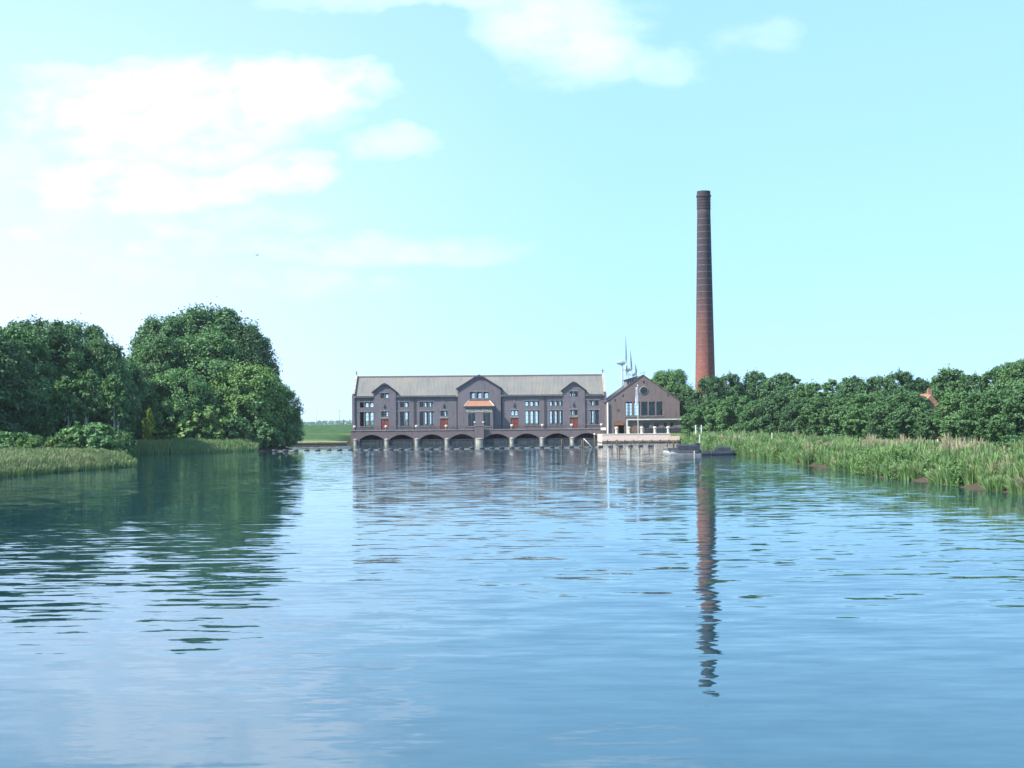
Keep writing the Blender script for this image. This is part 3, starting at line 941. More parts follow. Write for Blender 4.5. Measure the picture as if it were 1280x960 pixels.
# louvred roof monitor on the left slope
mx0, mx1 = bx(784.2), bx(797.2)
def slope_z(x): return ZA - abs(x) * (ZA - ZE) / BW
mo = MB()
mo.prism_xz([(mx0, slope_z(mx0)), (mx1, slope_z(mx1) + .0), (mx1, slope_z(mx1) + .55), (mx0, slope_z(mx1) - .05)], 2.0, 9.0)
mo.build('roof_monitor', M_TRIM, bh)
MB().slab((mx0 - .35, 1.7, slope_z(mx1) - .1), (mx0 - .35, 9.3, slope_z(mx1) - .1), (mx1 + .25, 9.3, slope_z(mx1) + .8), (mx1 + .25, 1.7, slope_z(mx1) + .8), .16).build('monitor_roof', M_ROOF2, bh)
lv = MB()
for k in range(4):
    x = mx0 + .35 + k * .55
    lv.box(x, x + .22, 1.93, 1.99, slope_z(mx0) + .5, slope_z(mx1) - .15)
lv.build('louvre', M_FRAME, bh)
for (a, b) in five:
    window(bh, (bx(a) + bx(b)) / 2, wz0, wz1, bx(b) - bx(a), .25, 4, 3)
MB().box(bx(781), bx(829.5), -.14, .1, wz0 - .24, wz0 - .02).build('sill', M_TRIM, bh)
rwf = MB().lathe([(rr - .14, -.08), (rr - .02, -.08), (rr - .02, .08), (rr - .14, .08)], 28, cap=False).mesh('round_window', M_FRAME, True)
rw = link('round_window', rwf, bh, (rc[0], .22, rc[1]), (R(90), 0, 0))
gp = MB().lathe([(rr - .05, -.006), (rr - .05, .006)], 28).mesh('pane', M_GLASS)
link('pane', gp, rw)
link('glazing_bar', MB().box(-rr + .1, rr - .1, -.03, .03, -.05, .05).box(-.03, .03, -rr + .1, -.031, -.05, .05).box(-.03, .03, .031, rr - .1, -.05, .05).mesh('glazing_bar', M_FRAME), rw)
ring = MB().lathe([(rr, -.05), (rr + .22, -.05), (rr + .22, .05), (rr, .05)], 28, cap=False).mesh('stone_ring', M_TRIM, True)
link('stone_ring', ring, bh, (rc[0], -.03, rc[1]), (R(90), 0, 0))
MB().box(rc[0] - .16, rc[0] + .16, -.07, -.005, bz(805, 478.8), bz(805, 475.8)).build('wall_anchor', M_IRON, bh)
for (px_, py_) in ((773.2, 512.8), (769, 500), (835, 494), (779, 494.5)):
    MB().box(bx(px_) - .13, bx(px_) + .13, -.08, -.005, bz(px_, py_ + 1.3), bz(px_, py_ - 1.3)).build('wall_anchor', M_IRON, bh)
# arched timber doorway
acx, aw = (adx0 + adx1) / 2, (adx1 - adx0) / 2
ad = MB(); pts = [(acx + aw * cos(pi * k / 14), 4.1 + aw * .75 * sin(pi * k / 14)) for k in range(15)]
ad.prism_xz(pts[::-1], -.05, -.004)
adoor = ad.build('arched_door', M_PLANKS, bh)
MB().box(adx0, acx - .25, .1, .2, Z0 + .03, 4.09).build('door_leaf', M_PLANKS, adoor)
am = MB()
for k in range(14):
    p0, p1 = pts[k], pts[k + 1]
    f_ = 1.13
    q0, q1 = [(acx + (p[0] - acx) * f_, 4.1 + (p[1] - 4.1) * f_ + .02) for p in (p0, p1)]
    am.prism_xz([p0, q0, q1, p1], -.09, -.051)
am.build('arch_ring', M_ARC, bh)
MB().tube([(bx(759.8), -.25, Z0), (bx(759.8), -.25, ZE - .4)], .2, 10).build('rain_pipe', M_WHITE, bh)
# lean-to in front
ex0, ex1 = bx(783.2), BW - .05
ehol = [(bx(802), bx(809.8), bz(806, 535), bz(806, 529)), (bx(816), bx(821.8), bz(819, 533.5), bz(819, 528.4)),
        (bx(828), bx(831.6), bz(830, 533.3), bz(830, 528.2)), (bx(835.8), bx(839.5), bz(838, 533), bz(838, 528)),
        (bx(786.8), bx(790.6), Z0 + .02, bz(788, 531.8))]
lt = MB(); wall_cells(lt, ex0, ex1, Z0, 5.35, -3.2, -2.9, ehol)
lt.box(ex0, ex0 + .3, -2.899, -.005, Z0, 5.35).box(ex1 - .3, ex1, -2.899, -.005, Z0, 5.35)
lt.build('lean_to_wall', M_BRICK2, bh)
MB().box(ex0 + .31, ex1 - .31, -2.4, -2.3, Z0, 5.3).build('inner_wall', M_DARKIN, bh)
MB().slab((ex0 - .25, -3.6, 5.5), (ex1 + .1, -3.6, 5.5), (ex1 + .1, -.01, 5.95), (ex0 - .25, -.01, 5.95), .14).build('lean_to_roof', M_ROOF2, bh)
MB().box(ex0 - .25, ex1 + .1, -3.74, -3.61, 5.28, 5.56).build('lean_to_gutter', M_STONE, bh)
for (a, b, c, d) in ehol[:4]: window(bh, (a + b) / 2, c, d, b - a, -3.05, 2, 2)
MB().box(ehol[4][0] + .01, ehol[4][1] - .01, -3.1, -3.0, Z0 + .03, ehol[4][3] - .01).build('side_door', M_PLANKS, bh)
MB().tube([(bx(782.4), -3.5, Z0), (bx(782.4), -3.5, 5.4)], .13, 10).build('rain_pipe', M_WHITE, bh)
# aerials on the ridge
MB().tube([(.9, 14.0, ZA - 1.0), (.9, 14.0, ZA + 1.2)], .05, 6).tube([(-.2, 14, ZA + .8), (1.1, 14, ZA + 1.25)], .045, 6).build('aerial', M_IRON, bh).location = (.8, 0, 0)
MB().tube([(-1.2, 12, ZA - .7), (-1.2, 12, ZA), (-.3, 12, ZA + 1.6)], .045, 6).build('aerial', M_IRON, bh)

# ------------------------------------------------------------------ quay by the boiler house
def quay_mat():
    m, n, out = mat('pink_quay_brick')
    p = n.node('ShaderNodeTexCoord').outputs['Object']
    x, y, z = n.sep(p)
    bt = n.node('ShaderNodeTexBrick'); n.link(n.xyz(x, z, 0.0), bt.inputs['Vector'])
    bt.inputs['Scale'].default_value = 1.0; bt.inputs['Brick Width'].default_value = .5; bt.inputs['Row Height'].default_value = .16
    bt.inputs['Mortar Size'].default_value = .015
    bt.inputs['Color1'].default_value = (.60, .43, .36, 1); bt.inputs['Color2'].default_value = (.68, .51, .43, 1); bt.inputs['Mortar'].default_value = (.62, .54, .47, 1)
    st = n.noise(n.xyz(n.m('MULTIPLY', x, 1.2), n.m('MULTIPLY', z, .3), 0.0), 1.0, 4.0, .6)[0]
    c = n.mix(n.rng(st, .5, .75, 0, .4), bt.outputs[0], (.45, .34, .28))
    c = n.mix(n.rng(n.m('ADD', z, n.m('MULTIPLY', st, .3)), .40, .22), c, (.10, .10, .07))
    principled(n, out, c, .9, .15)
    return m


M_QUAY = quay_mat()
QY = 317.0
qx0, qx1, qxs = XD(752.3, QY), XD(849.3, QY), XD(838, QY)
quay = tag(empty('quay_wall', ((qx0 + qx1) / 2, QY, 0)), 'pink brick quay wall below the gabled boiler house', 'wall')
qo = -(qx0 + qx1) / 2
MB().box(qx0 + qo, qxs + qo, 0, .9, -1.5, 1.97).build('wall', M_QUAY, quay)
MB().box(qxs + qo, qx1 + qo, 0, .9, -1.5, 1.5).build('low_wall', M_QUAY, quay)
MB().box(qx0 + qo, qx0 + qo + .9, .905, 17, -1.5, 1.97).build('return_wall', M_QUAY, quay)
nc = 16
for k in range(nc):
    a = qx0 + qo - .06 + (qxs - qx0 + .06) * k / nc
    MB().box(a + .012, a + (qxs - qx0 + .06) / nc - .012, -.08, .98, 1.972, 2.15).build('coping_stone', M_STONE, quay)
MB().box(qx0 + qo, qx1 + qo, -.2, -.02, .32, .5).build('waling_beam', M_WOOD, quay)
for k in range(9):
    x = qx0 + qo + 1.2 + k * 2.05
    MB().box(x - .1, x + .1, -.36, -.21, -1.4, .72).build('fender_post', M_WOOD, quay)
_s, _c = stone_post(1.6, .30)
s2, c2 = _s.mesh('shaft', M_STONE), _c.mesh('cap', M_STONE, True)
names5 = ['nearest the arched timber doorway', 'second from the left on the quay', 'middle one of the five on the quay', 'second from the right on the quay', 'nearest the reeds at the right end']
for k, px_ in enumerate((770.6, 786.0, 802.2, 818.6, 835.2)):
    p = tag(empty('bollard', (XD(px_, QY + .6), QY + .6, 2.15)), 'pale stone bollard with mushroom cap, ' + names5[k], 'bollard', 'stone bollards along the quay')
    link('shaft', s2, p); link('cap', c2, p)
fx0, fx1 = XD(806, 322), XD(852, 322)
fen = tag(empty('yard_fence', ((fx0 + fx1) / 2, 322, 2.05)), 'low dark panel fence behind the quay bollards', 'fence')
nf = 6
for k in range(nf + 1):
    x = fx0 + (fx1 - fx0) * k / nf - (fx0 + fx1) / 2
    MB().box(x - .09, x + .09, -.09, .09, 0, 1.45).build('post', M_IRON, fen)
    if k < nf:
        x2 = x + (fx1 - fx0) / nf
        MB().box(x + .1, x2 - .1, -.04, .04, .12, 1.28).build('panel', M_LEAD, fen)
sgn_ = tag(empty('white_board', (XD(754.2, 321), 321.0, 2.05)), 'small white board on legs at the left end of the quay', 'board')
MB().box(-.62, .62, -.05, .05, .95, 1.55).build('panel', M_WHITE, sgn_)
for x in (-.4, .4): MB().box(x - .05, x + .05, .06, .14, 0, 1.5).build('leg', M_IRON, sgn_)

fp = tag(empty('flagpole', (XD(797.6, 320), 320.0, 2.05)), 'white flagpole with a limp pale flag before the round window', 'flagpole')
ph = CH + (hor(797) - 482.6) / F * 320 - 2.05
MB().lathe([(.09, 0), (.08, ph * .5), (.055, ph)], 10).build('pole', M_STONE, fp)
MB().lathe([(.02, ph), (.17, ph + .1), (.17, ph + .22), (.02, ph + .34)], 10).build('pole_ball', M_WHITE, fp, True)
fl = MB()
for k in range(10):
    z0_, z1_ = ph - .3 - k * .42, ph - .3 - (k + 1) * .42
    def foldx(z, j): return -.08 - j * (.09 + .035 * k / 10) - .03 * sin(z * 2 + j)
    for j in range(4):
        fl.poly((foldx(z1_, j), (-.1 if j % 2 else .1), z1_), (foldx(z1_, j + 1), (.1 if j % 2 else -.1), z1_), (foldx(z0_, j + 1), (.1 if j % 2 else -.1), z0_), (foldx(z0_, j), (-.1 if j % 2 else .1), z0_))
M_FLAG = plain('pale_blue_flag', (.50, .58, .72), .8, .1, .3, 1.0)
fl.build('flag', M_FLAG, fp)

# left quay: timber camp-shedding below the dike lawn
lq = tag(empty('timber_bulkhead', (-45.6, 318.0, 0)), 'low dark timber bulkhead below the green dike', 'wall')
nb = 30; Lb = 14.0
b_me = MB().box(-Lb / nb / 2 + .015, Lb / nb / 2 - .015, -.06, .06, -1.4, .72).mesh('plank', M_WOOD)
for k in range(nb):
    link('plank', b_me, lq, (-Lb / 2 + Lb * (k + .5) / nb, random.uniform(-.02, .02), random.uniform(-.03, .03)))
MB().box(-Lb / 2, Lb / 2, -.24, -.09, .45, .68).build('waling_beam', M_WOOD, lq)
MB().box(-Lb / 2, Lb / 2, -.1, .35, .76, .86).build('capping', M_STONE, lq)

# ------------------------------------------------------------------ chimney
CD_ = 332.0
CX = XD(882.0, CD_)
CZ = 1.0
CTOP = CH + (hor(881) - 239.3) / F * CD_


def chimney_mat():
    m, n, out = mat('chimney_brick')
    p = n.node('ShaderNodeTexCoord').outputs['Object']
    x, y, z = n.sep(p)
    ang = n.m('ARCTAN2', y, x)
    q = n.xyz(n.m('MULTIPLY', ang, 2.2), z, 0.0)
    bt = n.node('ShaderNodeTexBrick'); n.link(q, bt.inputs['Vector']); bt.inputs['Scale'].default_value = 1.0
    bt.inputs['Brick Width'].default_value = .5; bt.inputs['Row Height'].default_value = .2; bt.inputs['Mortar Size'].default_value = .014
    bt.inputs['Color1'].default_value = (.31, .095, .062, 1); bt.inputs['Color2'].default_value = (.17, .058, .045, 1); bt.inputs['Mortar'].default_value = (.22, .14, .115, 1)
    nz = n.noise(n.xyz(n.m('MULTIPLY', ang, 1.5), n.m('MULTIPLY', z, .16), 2.0), 1.0, 5.0, .65)[0]
    soot = n.rng(n.m('ADD', z, n.m('MULTIPLY', n.m('SUBTRACT', nz, .5), 20.0)), 12.0, 42.0, 0.0, .97)
    c = n.mix(soot, bt.outputs[0], (.050, .044, .053))
    b2 = n.noise(n.xyz(n.m('MULTIPLY', ang, 3.0), n.m('MULTIPLY', z, .9), 7.0), 1.0, 4.0, .6)[0]
    c = n.mix(n.rng(b2, .5, .75, 0, .35), c, (.14, .10, .095))
    principled(n, out, c, .85, .2)
    return m


M_CHIM = chimney_mat()
M_BAND = plain('chimney_iron_band', (.17, .13, .13), .7, .3, .3)
chim = tag(empty('chimney', (CX, CD_, CZ)), 'tall round red brick chimney darkening with soot towards its top', 'chimney')
CHH = CTOP - CZ
rt = 15.9 / F * CD_ / 2
r478 = 24.6 / F * CD_ / 2
z478 = CH + (hor(883) - 478) / F * CD_ - CZ
def crad(z): return rt + (r478 - rt) * ((CHH - z) / (CHH - z478)) ** 1.15
prof = [(crad(CHH * k / 40), CHH * k / 40) for k in range(37)]
MB().lathe([(r, z) for r, z in prof if z < CHH - 4.4] + [(crad(CHH - 4.4), CHH - 4.4)], 40).build('shaft', M_CHIM, chim, True)
zt = CHH - 4.4
rr_ = crad(zt)
cap = [(rr_ + .02, zt)]
for k in range(4):
    a = zt + k * .72
    cap += [(rr_ + .02, a + .05), (rr_ + .1, a + .06), (rr_ + .1, a + .34), (rr_ + .02, a + .35)]
cap += [(rr_ + .03, zt + 2.9), (rr_ + .2, zt + 3.0), (rr_ + .2, zt + 3.45), (rr_ + .02, zt + 3.5), (rr_ + .04, CHH), (rr_ - .35, CHH), (rr_ - .4, CHH - 1.5)]
MB().lathe(cap, 40).build('crown', M_CHIM, chim)
z = 3.0
MB().tube([(crad(3) * .2, -crad(3) - .04, 3.0), (crad(30) * .2, -crad(30) - .04, 30.0), (crad(zt) * .2, -crad(zt) - .06, zt)], .045, 5).build('lightning_conductor', M_IRON, chim)
while z < zt - 1.0:
    r0 = crad(z)
    MB().lathe([(r0 - .05, z - .07), (r0 + .045, z - .07), (r0 + .045, z + .07), (r0 - .05, z + .07)], 40, cap=False).build('iron_band', M_BAND, chim)
    z += 1.62

# ------------------------------------------------------------------ wind turbines
M_TURB = plain('turbine_shaded_grey', (.27, .33, .38), .4, .4, .04)  # backlit shade and far haze put into the colour; real turbines are lighter


def turbine(loc, hubz, blade, yaw, roll, label, group, nac=1.0):
    t = tag(empty('wind_turbine', loc, yaw), label, 'wind turbine', group)
    hz = hubz - loc[2]
    MB().lathe([(2.4, 0), (1.9, hz * .5), (1.25, hz - 1.5)], 14).build('tower', M_TURB, t, True)
    # egg-shaped nacelle along local x, rotor at +x
    eg = MB().lathe([(.2, -7.5), (1.9, -6.0), (2.9, -3.2), (3.1, 0), (2.7, 2.6), (2.3, 3.2)], 16).mesh('nacelle', M_TURB, True)
    link('nacelle', eg, t, (0, 0, hz), (0, R(90), 0), (nac,) * 3)
    hb = MB().lathe([(2.3, 0), (2.1, 1.2), (1.2, 2.4), (.2, 2.9)], 16).mesh('hub', M_TURB, True)
    h = link('hub', hb, t, (3.25 * nac, 0, hz), (0, R(90), 0), (nac,) * 3)
    for k in range(3):
        a = roll + k * 2 * pi / 3
        mb = MB(); st = [(0, 1.4, 1.1), (.12, 3.4, .8), (.25, 3.0, .6), (.6, 1.9, .4), (1.0, .5, .16)]
        n0 = len(mb.v)
        for (f, c, th) in st:
            zz = 1.2 + f * blade
            for (u, v) in ((-c * .35, 0), (0, th), (c * .65, 0), (0, -th)):
                mb.v.append((u * .9 + v * .3, v + u * .35, zz))
        for i in range(len(st) - 1):
            for j in range(4):
                j2 = (j + 1) % 4
                mb.f.append((n0 + i * 4 + j, n0 + i * 4 + j2, n0 + i * 4 + 4 + j2, n0 + i * 4 + 4 + j))
        mb.f.append(tuple(n0 + (len(st) - 1) * 4 + j for j in range(4)))
        link('blade', mb.mesh('blade', M_TURB), t, (4.6 * nac, 0, hz), (a, 0, 0))
    return t


def hub_at(px, py, D): return (XD(px, D), D, 0), CH + (hor(px) - py) / F * D


TG = 'wind turbines in a row behind the boiler house'
for (px_, py_, D, bl, lab) in ((778.2, 453.2, 1950, 38, 'largest wind turbine, one blade straight up, left of the boiler house gable'),
                               (785.6, 461.3, 2230, 36, 'middle wind turbine of the row left of the boiler house gable'),
                               (792.0, 467.5, 2520, 36, 'smallest wind turbine just above the boiler house roof monitor')):
    loc, hz = hub_at(px_, py_, D)
    turbine(loc, hz, bl, R(-8), {1950: R(-4), 2230: R(38), 2520: R(62)}[D], lab, TG, 1.15)
for (px_, py_, D, bl, yw, rl, lab) in ((424.5, 512.5, 6400, 30, R(-80), R(88), 'tiny distant wind turbine just left of the pumping hall'),
                                       (396.0, 513.5, 7600, 22, R(-70), R(20), 'faint distant wind turbine beside the leafy left trees')):
    loc, hz = hub_at(px_, py_, D)
    turbine(loc, hz, bl, yw, rl, lab, 'faint far turbines on the horizon', .8)

# ------------------------------------------------------------------ boats, boom and posts
M_HULL = plain('blue_black_hull_paint', (.028, .032, .045), .45, .4, .35, 2.0)
M_HULLG = plain('grey_hull_paint', (.17, .175, .18), .6, .3, .3, 2.0)
def two_tone():
    m, n, out = mat('grey_and_black_hull_paint')
    p = n.node('ShaderNodeTexCoord').outputs['Object']
    x, y, z = n.sep(p)
    f = n.noise(p, 2.5, 4.0, .6)[0]
    lo = n.mix(f, (.20, .20, .19), (.34, .33, .31)); hi = n.mix(f, (.03, .035, .045), (.05, .055, .065))
    line = n.m('ADD', .34, n.m('MULTIPLY', n.rng(x, 3.0, 5.4), .42))
    principled(n, out, n.mix(n.rng(n.m('SUBTRACT', z, line), -.02, .02), lo, hi), .5, .4)
    return m


M_HULL2 = two_tone()
M_DECK = plain('dark_deck_canvas', (.035, .042, .06), .8, .2, .3, 2.0)


def hull(L, Bm, h, bow, stern, draft=.35, n=14, sheer=.3):
    """hull along +x from stern (0) to bow (L); rings of port-to-starboard points"""
    mb = MB(); rings = []
    for i in range(n + 1):
        t = i / n; x = L * t
        wb = Bm / 2 * min(1, (1 - max(0, (t - (1 - bow)) / bow) ** 1.8) if bow else 1, (1 - max(0, (stern - t) / stern) ** 2.2 * .6) if stern else 1)
        wb = max(wb, .04)
        zt = h + sheer * max(0, (t - .55) / .45) ** 2 + sheer * .35 * max(0, (.25 - t) / .25) ** 2
        zb = -draft + (draft + h * .5) * max(0, (t - .82) / .18) ** 2
        rings.append([(x, -wb, zt), (x, -wb * .94, zb + (zt - zb) * .45), (x, -wb * .6, zb), (x, wb * .6, zb), (x, wb * .94, zb + (zt - zb) * .45), (x, wb, zt), (x, wb - .08 if wb > .12 else wb * .5, zt - .02), (x, -wb + .08 if wb > .12 else -wb * .5, zt - .02)])
    m0 = len(mb.v)
    for r in rings: mb.v += r
    for i in range(n):
        for j in range(8):
            j2 = (j + 1) % 8
            mb.f.append((m0 + i * 8 + j, m0 + (i + 1) * 8 + j, m0 + (i + 1) * 8 + j2, m0 + i * 8 + j2))
    mb.f.append(tuple(m0 + j for j in range(8)))
    mb.f.append(tuple(m0 + n * 8 + 7 - j for j in range(8)))
    return mb


BTD = 196.0
ax0, ax1 = XD(828, BTD), XD(876, BTD)
bA = tag(empty('work_boat', (ax1, BTD, 0), pi), 'grey and black work boat with long flat cabin, bow to the left', 'boat', 'boats moored off the reeds')
LA = ax1 - ax0
hull(LA, 2.1, .78, .38, .2, sheer=.22).build('hull', M_HULL2, bA, True)
MB().box(.1, LA * .80, 1.06, 1.10, .02, .30).box(.1, LA * .80, -1.10, -1.06, .02, .30).build('rubbing_strake', M_HULLG, bA)
cb = MB(); cb.prism_yz([(-.85, .7), (.85, .7), (.78, 1.42), (.5, 1.6), (-.5, 1.6), (-.78, 1.42)], .25, LA * .62)
cb.prism_yz([(-.8, .7), (.8, .7), (.5, 1.12), (-.5, 1.12)], LA * .621, LA * .86)
cb.build('cabin', M_DECK, bA)
MB().box(.15, .75, -.7, .7, 1.605, 1.78).build('hatch', M_HULL, bA)
MB().box(LA * .955, LA * .985, -.05, .05, .5, 1.25).build('bitt', M_HULLG, bA)
bx0_, bx1_ = XD(871, BTD + 1.2), XD(931, BTD + 1.2)
bB = tag(empty('work_boat', (bx0_, BTD + 2.6, 0), 0), 'low black open boat with small cabin, bow to the right', 'boat', 'boats moored off the reeds')
LB = bx1_ - bx0_
hull(LB, 1.9, .55, .35, .2, sheer=.32).build('hull', M_HULL, bB, True)
cb = MB(); cb.prism_yz([(-.7, .45), (.7, .45), (.62, 1.05), (.4, 1.18), (-.4, 1.18), (-.62, 1.05)], LB * .44, LB * .72); cb.build('cabin', M_DECK, bB)
MB().box(LB * .1, LB * .42, -.7, .7, .42, .6).build('deck_cover', M_DECK, bB)
MB().box(LB * .30, LB * .31, -.95, -.9, .1, .9).build('stanchion', M_HULLG, bB)


def post(px, pyt, D, r, label, m=M_WOOD, lean=0.0, cat='mooring post', grp='timber mooring posts in the water'):
    x = XD(px, D); h = CH + (hor(px) - pyt) / F * D
    mb = MB().tube([(0, 0, -1.5), (lean * .5, 0, h * .5), (lean, 0, h - .08), (lean, 0, h)], [r, r, r * .95, r * .6], 9)
    return tag(mb.build('mooring_post', m, None, True, (x, D, 0)), label, cat, grp)


post(867.6, 563.5, 194.0, .08, 'thin pale post in front of the grey work boat', M_BIRCH)
post(874.6, 543.5, 199.5, .10, 'tall pale pole standing behind the work boats', M_BIRCH)
post(702.0, 548.5, 262, .14, 'timber post standing alone left of the braced posts', M_WOOD)
ordn = ['leftmost', 'second', 'third', 'fourth', 'fifth', 'sixth', 'seventh', 'eighth', 'rightmost']
for k, (px_, py_) in enumerate(((764.5, 553.5), (771.0, 549.5), (774.5, 550.5), (788.0, 551.5), (799.2, 553.5), (811.0, 552.0), (816.5, 554.5), (834.0, 553.2), (841.8, 552.0))):
    post(px_, py_, 268 + (k % 3) * 5, .13 + .04 * (k in (4, 8)), ordn[k] + ' of the nine timber posts standing before the pink quay', lean=random.uniform(-.08, .08))
dol = tag(empty('timber_dolphin', (XD(733, 266), 266.0, 0)), 'pale timber posts with a diagonal brace before the right arches', 'mooring post')
for (px_, py_, r) in ((727.0, 550.0, .12), (729.2, 547.5, .13), (743.0, 543.5, .13)):
    x = XD(px_, 266) - XD(733, 266); h = CH + (hor(px_) - py_) / F * 266
    MB().tube([(x, 0, -1.5), (x, 0, h)], r, 9).build('post', M_WOOD, dol, True)
    if px_ > 740: MB().lathe([(.16, h), (.2, h + .15), (.05, h + .32)], 10, (x, 0)).build('post_cap', M_WHITE, dol, True)
xa, xb = XD(729.5, 266) - XD(733, 266), XD(743, 266) - XD(733, 266)
MB().tube([(xa, -.18, 1.7), (xb, -.18, -.5)], .09, 8).build('brace', M_BIRCH, dol, True)
MB().tube([(xa, .15, 1.35), (xb, .15, 1.35)], .06, 8).build('rail', M_WOOD, dol, True)

BMY = 258.0
boom = tag(empty('floating_boom', (0, BMY, 0)), 'line of dark floats strung across the water before the arches', 'boom')
fl_me = MB().tube([(-.46, 0, .1), (-.4, 0, .1), (.4, 0, .1), (.46, 0, .1)], [.12, .21, .21, .12], 10).mesh('float', M_HULL, True)
rp = []
x = XD(347, BMY)
k = 0
while x < XD(826, BMY):
    yy_ = .5 * sin(x * .09) + 18.0 * (x + 40) / 80 - 3.0
    link('float', fl_me, boom, (x, yy_, random.uniform(-.03, .03)), (0, 0, random.uniform(-.12, .12)))
    rp.append((x, yy_, .07)); x += 1.93 + random.uniform(-.12, .12); k += 1
M_ROPE = plain('pale_rope', (.45, .45, .42), .8, .2, .2)
MB().tube(rp, .035, 5).build('rope', M_ROPE, boom)

# ------------------------------------------------------------------ trees


def leaf_cloud(P, Nrm, size, tone, rg):
    n = len(P)
    rnd = rg.normal(size=(n, 3))
    t = np.cross(Nrm, rnd); t /= np.linalg.norm(t, axis=1, keepdims=True) + 1e-9
    b = np.cross(Nrm, t)
    l = size * rg.uniform(.65, 1.35, n)[:, None]; wv_ = l * rg.uniform(.42, .7, n)[:, None]
    bend = Nrm * l * .18
    V = np.stack([P + t * l - bend, P + b * wv_, P - t * l - bend, P - b * wv_], 1).reshape(-1, 3)
    Q = np.arange(n * 4).reshape(n, 4)
    return V, Q, tone


def make_crown(name, seed, H, Rr, base, nl, nleaf, size, m, low=.38, droop=0.0):
    """crown of many leaf sprays gathered in lobes; returns mesh + lobe centres"""
    rg = np.random.default_rng(seed)
    hz = (H - base) / 2; zc = base + hz
    cs, rs = [], []
    tries = 0
    def prof_(t): return (max(0.0, 1 - abs((t - low) / (1 - low)) ** 2.3) ** .5) if t > low else (1 - .38 * ((low - t) / max(low, .01)) ** 1.6)
    while len(cs) < nl and tries < 6000:
        tries += 1
        t = rg.uniform(.04, .93); a = rg.uniform(0, 2 * pi)
        k = rg.uniform(.62, .86) if len(cs) > nl * .2 else rg.uniform(0.1, .55)
        r = Rr * rg.uniform(.17, .29) * (1 - .2 * t)
        rho = Rr * prof_(t) * k
        c = np.array([cos(a) * rho, sin(a) * rho, min(max(base + (H - base) * t, base + r * .55), H - r * .8)])
        if any(np.linalg.norm((c - q) / np.array([1, 1, 1.2])) < .6 * min(r, s) for q, s in zip(cs, rs)): continue
        cs.append(c); rs.append(r)
    cs, rs = np.array(cs), np.array(rs)
    w_ = rs ** 2 / (rs ** 2).sum()
    li = rg.choice(len(cs), nleaf, p=w_)
    d = rg.normal(size=(nleaf, 3)); d /= np.linalg.norm(d, axis=1, keepdims=True)
    d[:, 2] = np.where(d[:, 2] < -.35, -d[:, 2] * .6, d[:, 2])
    d /= np.linalg.norm(d, axis=1, keepdims=True)
    # twig clusters on each lobe
    nt = max(12, int(nleaf / len(cs) / 22))
    tw = rg.normal(size=(len(cs), nt, 3)); tw /= np.linalg.norm(tw, axis=2, keepdims=True)
    tw[:, :, 2] = np.where(tw[:, :, 2] < -.4, -tw[:, :, 2], tw[:, :, 2])
    pick = tw[li, rg.integers(0, nt, nleaf)]
    d2 = d * .27 + pick; d2 /= np.linalg.norm(d2, axis=1, keepdims=True)
    rad = rs[li] * rg.uniform(.45, 1.25, nleaf)
    P = cs[li] + d2 * rad[:, None] * np.array([1, 1, .9])
    P += rg.normal(size=P.shape) * size * .22
    P[:, 2] -= droop * rg.uniform(0, 1, nleaf) * rs[li] * .9
    out = P - np.array([0, 0, zc * .8]); out /= np.linalg.norm(out, axis=1, keepdims=True)
    N = d2 * .45 + out * .3 + np.array([0, 0, .35]) + rg.normal(size=P.shape) * .5
    N /= np.linalg.norm(N, axis=1, keepdims=True)
    # fine sprays all over the rounded outline of the crown
    ne = int(nleaf * .42); ns = max(60, int(ne / 60))
    st_ = rg.uniform(.05, 1.0, ns) ** .85; sa = rg.uniform(0, 2 * pi, ns)
    bump = 1 + .09 * np.sin(3 * sa + 5 * st_ + seed) + .07 * np.sin(5 * sa - 9 * st_ + 2 * seed)
    sr = np.array([prof_(t) for t in st_]) * Rr * .94 * bump
    sc_ = np.stack([np.cos(sa) * sr, np.sin(sa) * sr, base + (H - base) * .96 * st_], 1)
    so = np.stack([np.cos(sa), np.sin(sa), (st_ - .35) * 2.0], 1); so /= np.linalg.norm(so, axis=1, keepdims=True)
    sl__ = Rr * rg.uniform(.07, .17, ns)
    ei = rg.integers(0, ns, ne); al = rg.uniform(-.9, 1.0, ne)
    Pe = sc_[ei] + so[ei] * (al * sl__[ei])[:, None] + rg.normal(size=(ne, 3)) * (sl__[ei] * .42)[:, None]
    Ne = so[ei] * .6 + np.array([0, 0, .3]) + rg.normal(size=(ne, 3)) * .5; Ne /= np.linalg.norm(Ne, axis=1, keepdims=True)
    lt_ = rg.uniform(0, .45, len(cs))
    tone = np.clip(lt_[li] + rg.uniform(0, .55, nleaf), 0, 1)
    # sparse inner leaves so the crown is not hollow
    ni = nleaf // 6
    q = rg.normal(size=(ni, 3)); q /= np.linalg.norm(q, axis=1, keepdims=True)
    q *= rg.uniform(0, .8, ni)[:, None] ** .5
    Pi = q * np.array([Rr * .75, Rr * .75, hz * .8]) + np.array([0, 0, zc])
    Ni = rg.normal(size=(ni, 3)); Ni /= np.linalg.norm(Ni, axis=1, keepdims=True)
    P = np.concatenate([P, Pi, Pe]); N = np.concatenate([N, Ni, Ne]); tone = np.concatenate([tone, rg.uniform(0, .5, ni), np.clip(rg.uniform(0, .4, ns)[ei] + rg.uniform(0, .6, ne), 0, 1)])
    P[:, 2] = np.maximum(P[:, 2], .15)
    V, Q, tone = leaf_cloud(P, N, size, tone, rg)
    return mesh_np(name, V, quads=Q, mat=m, attrs={'tone': ('FACE', tone)}), cs


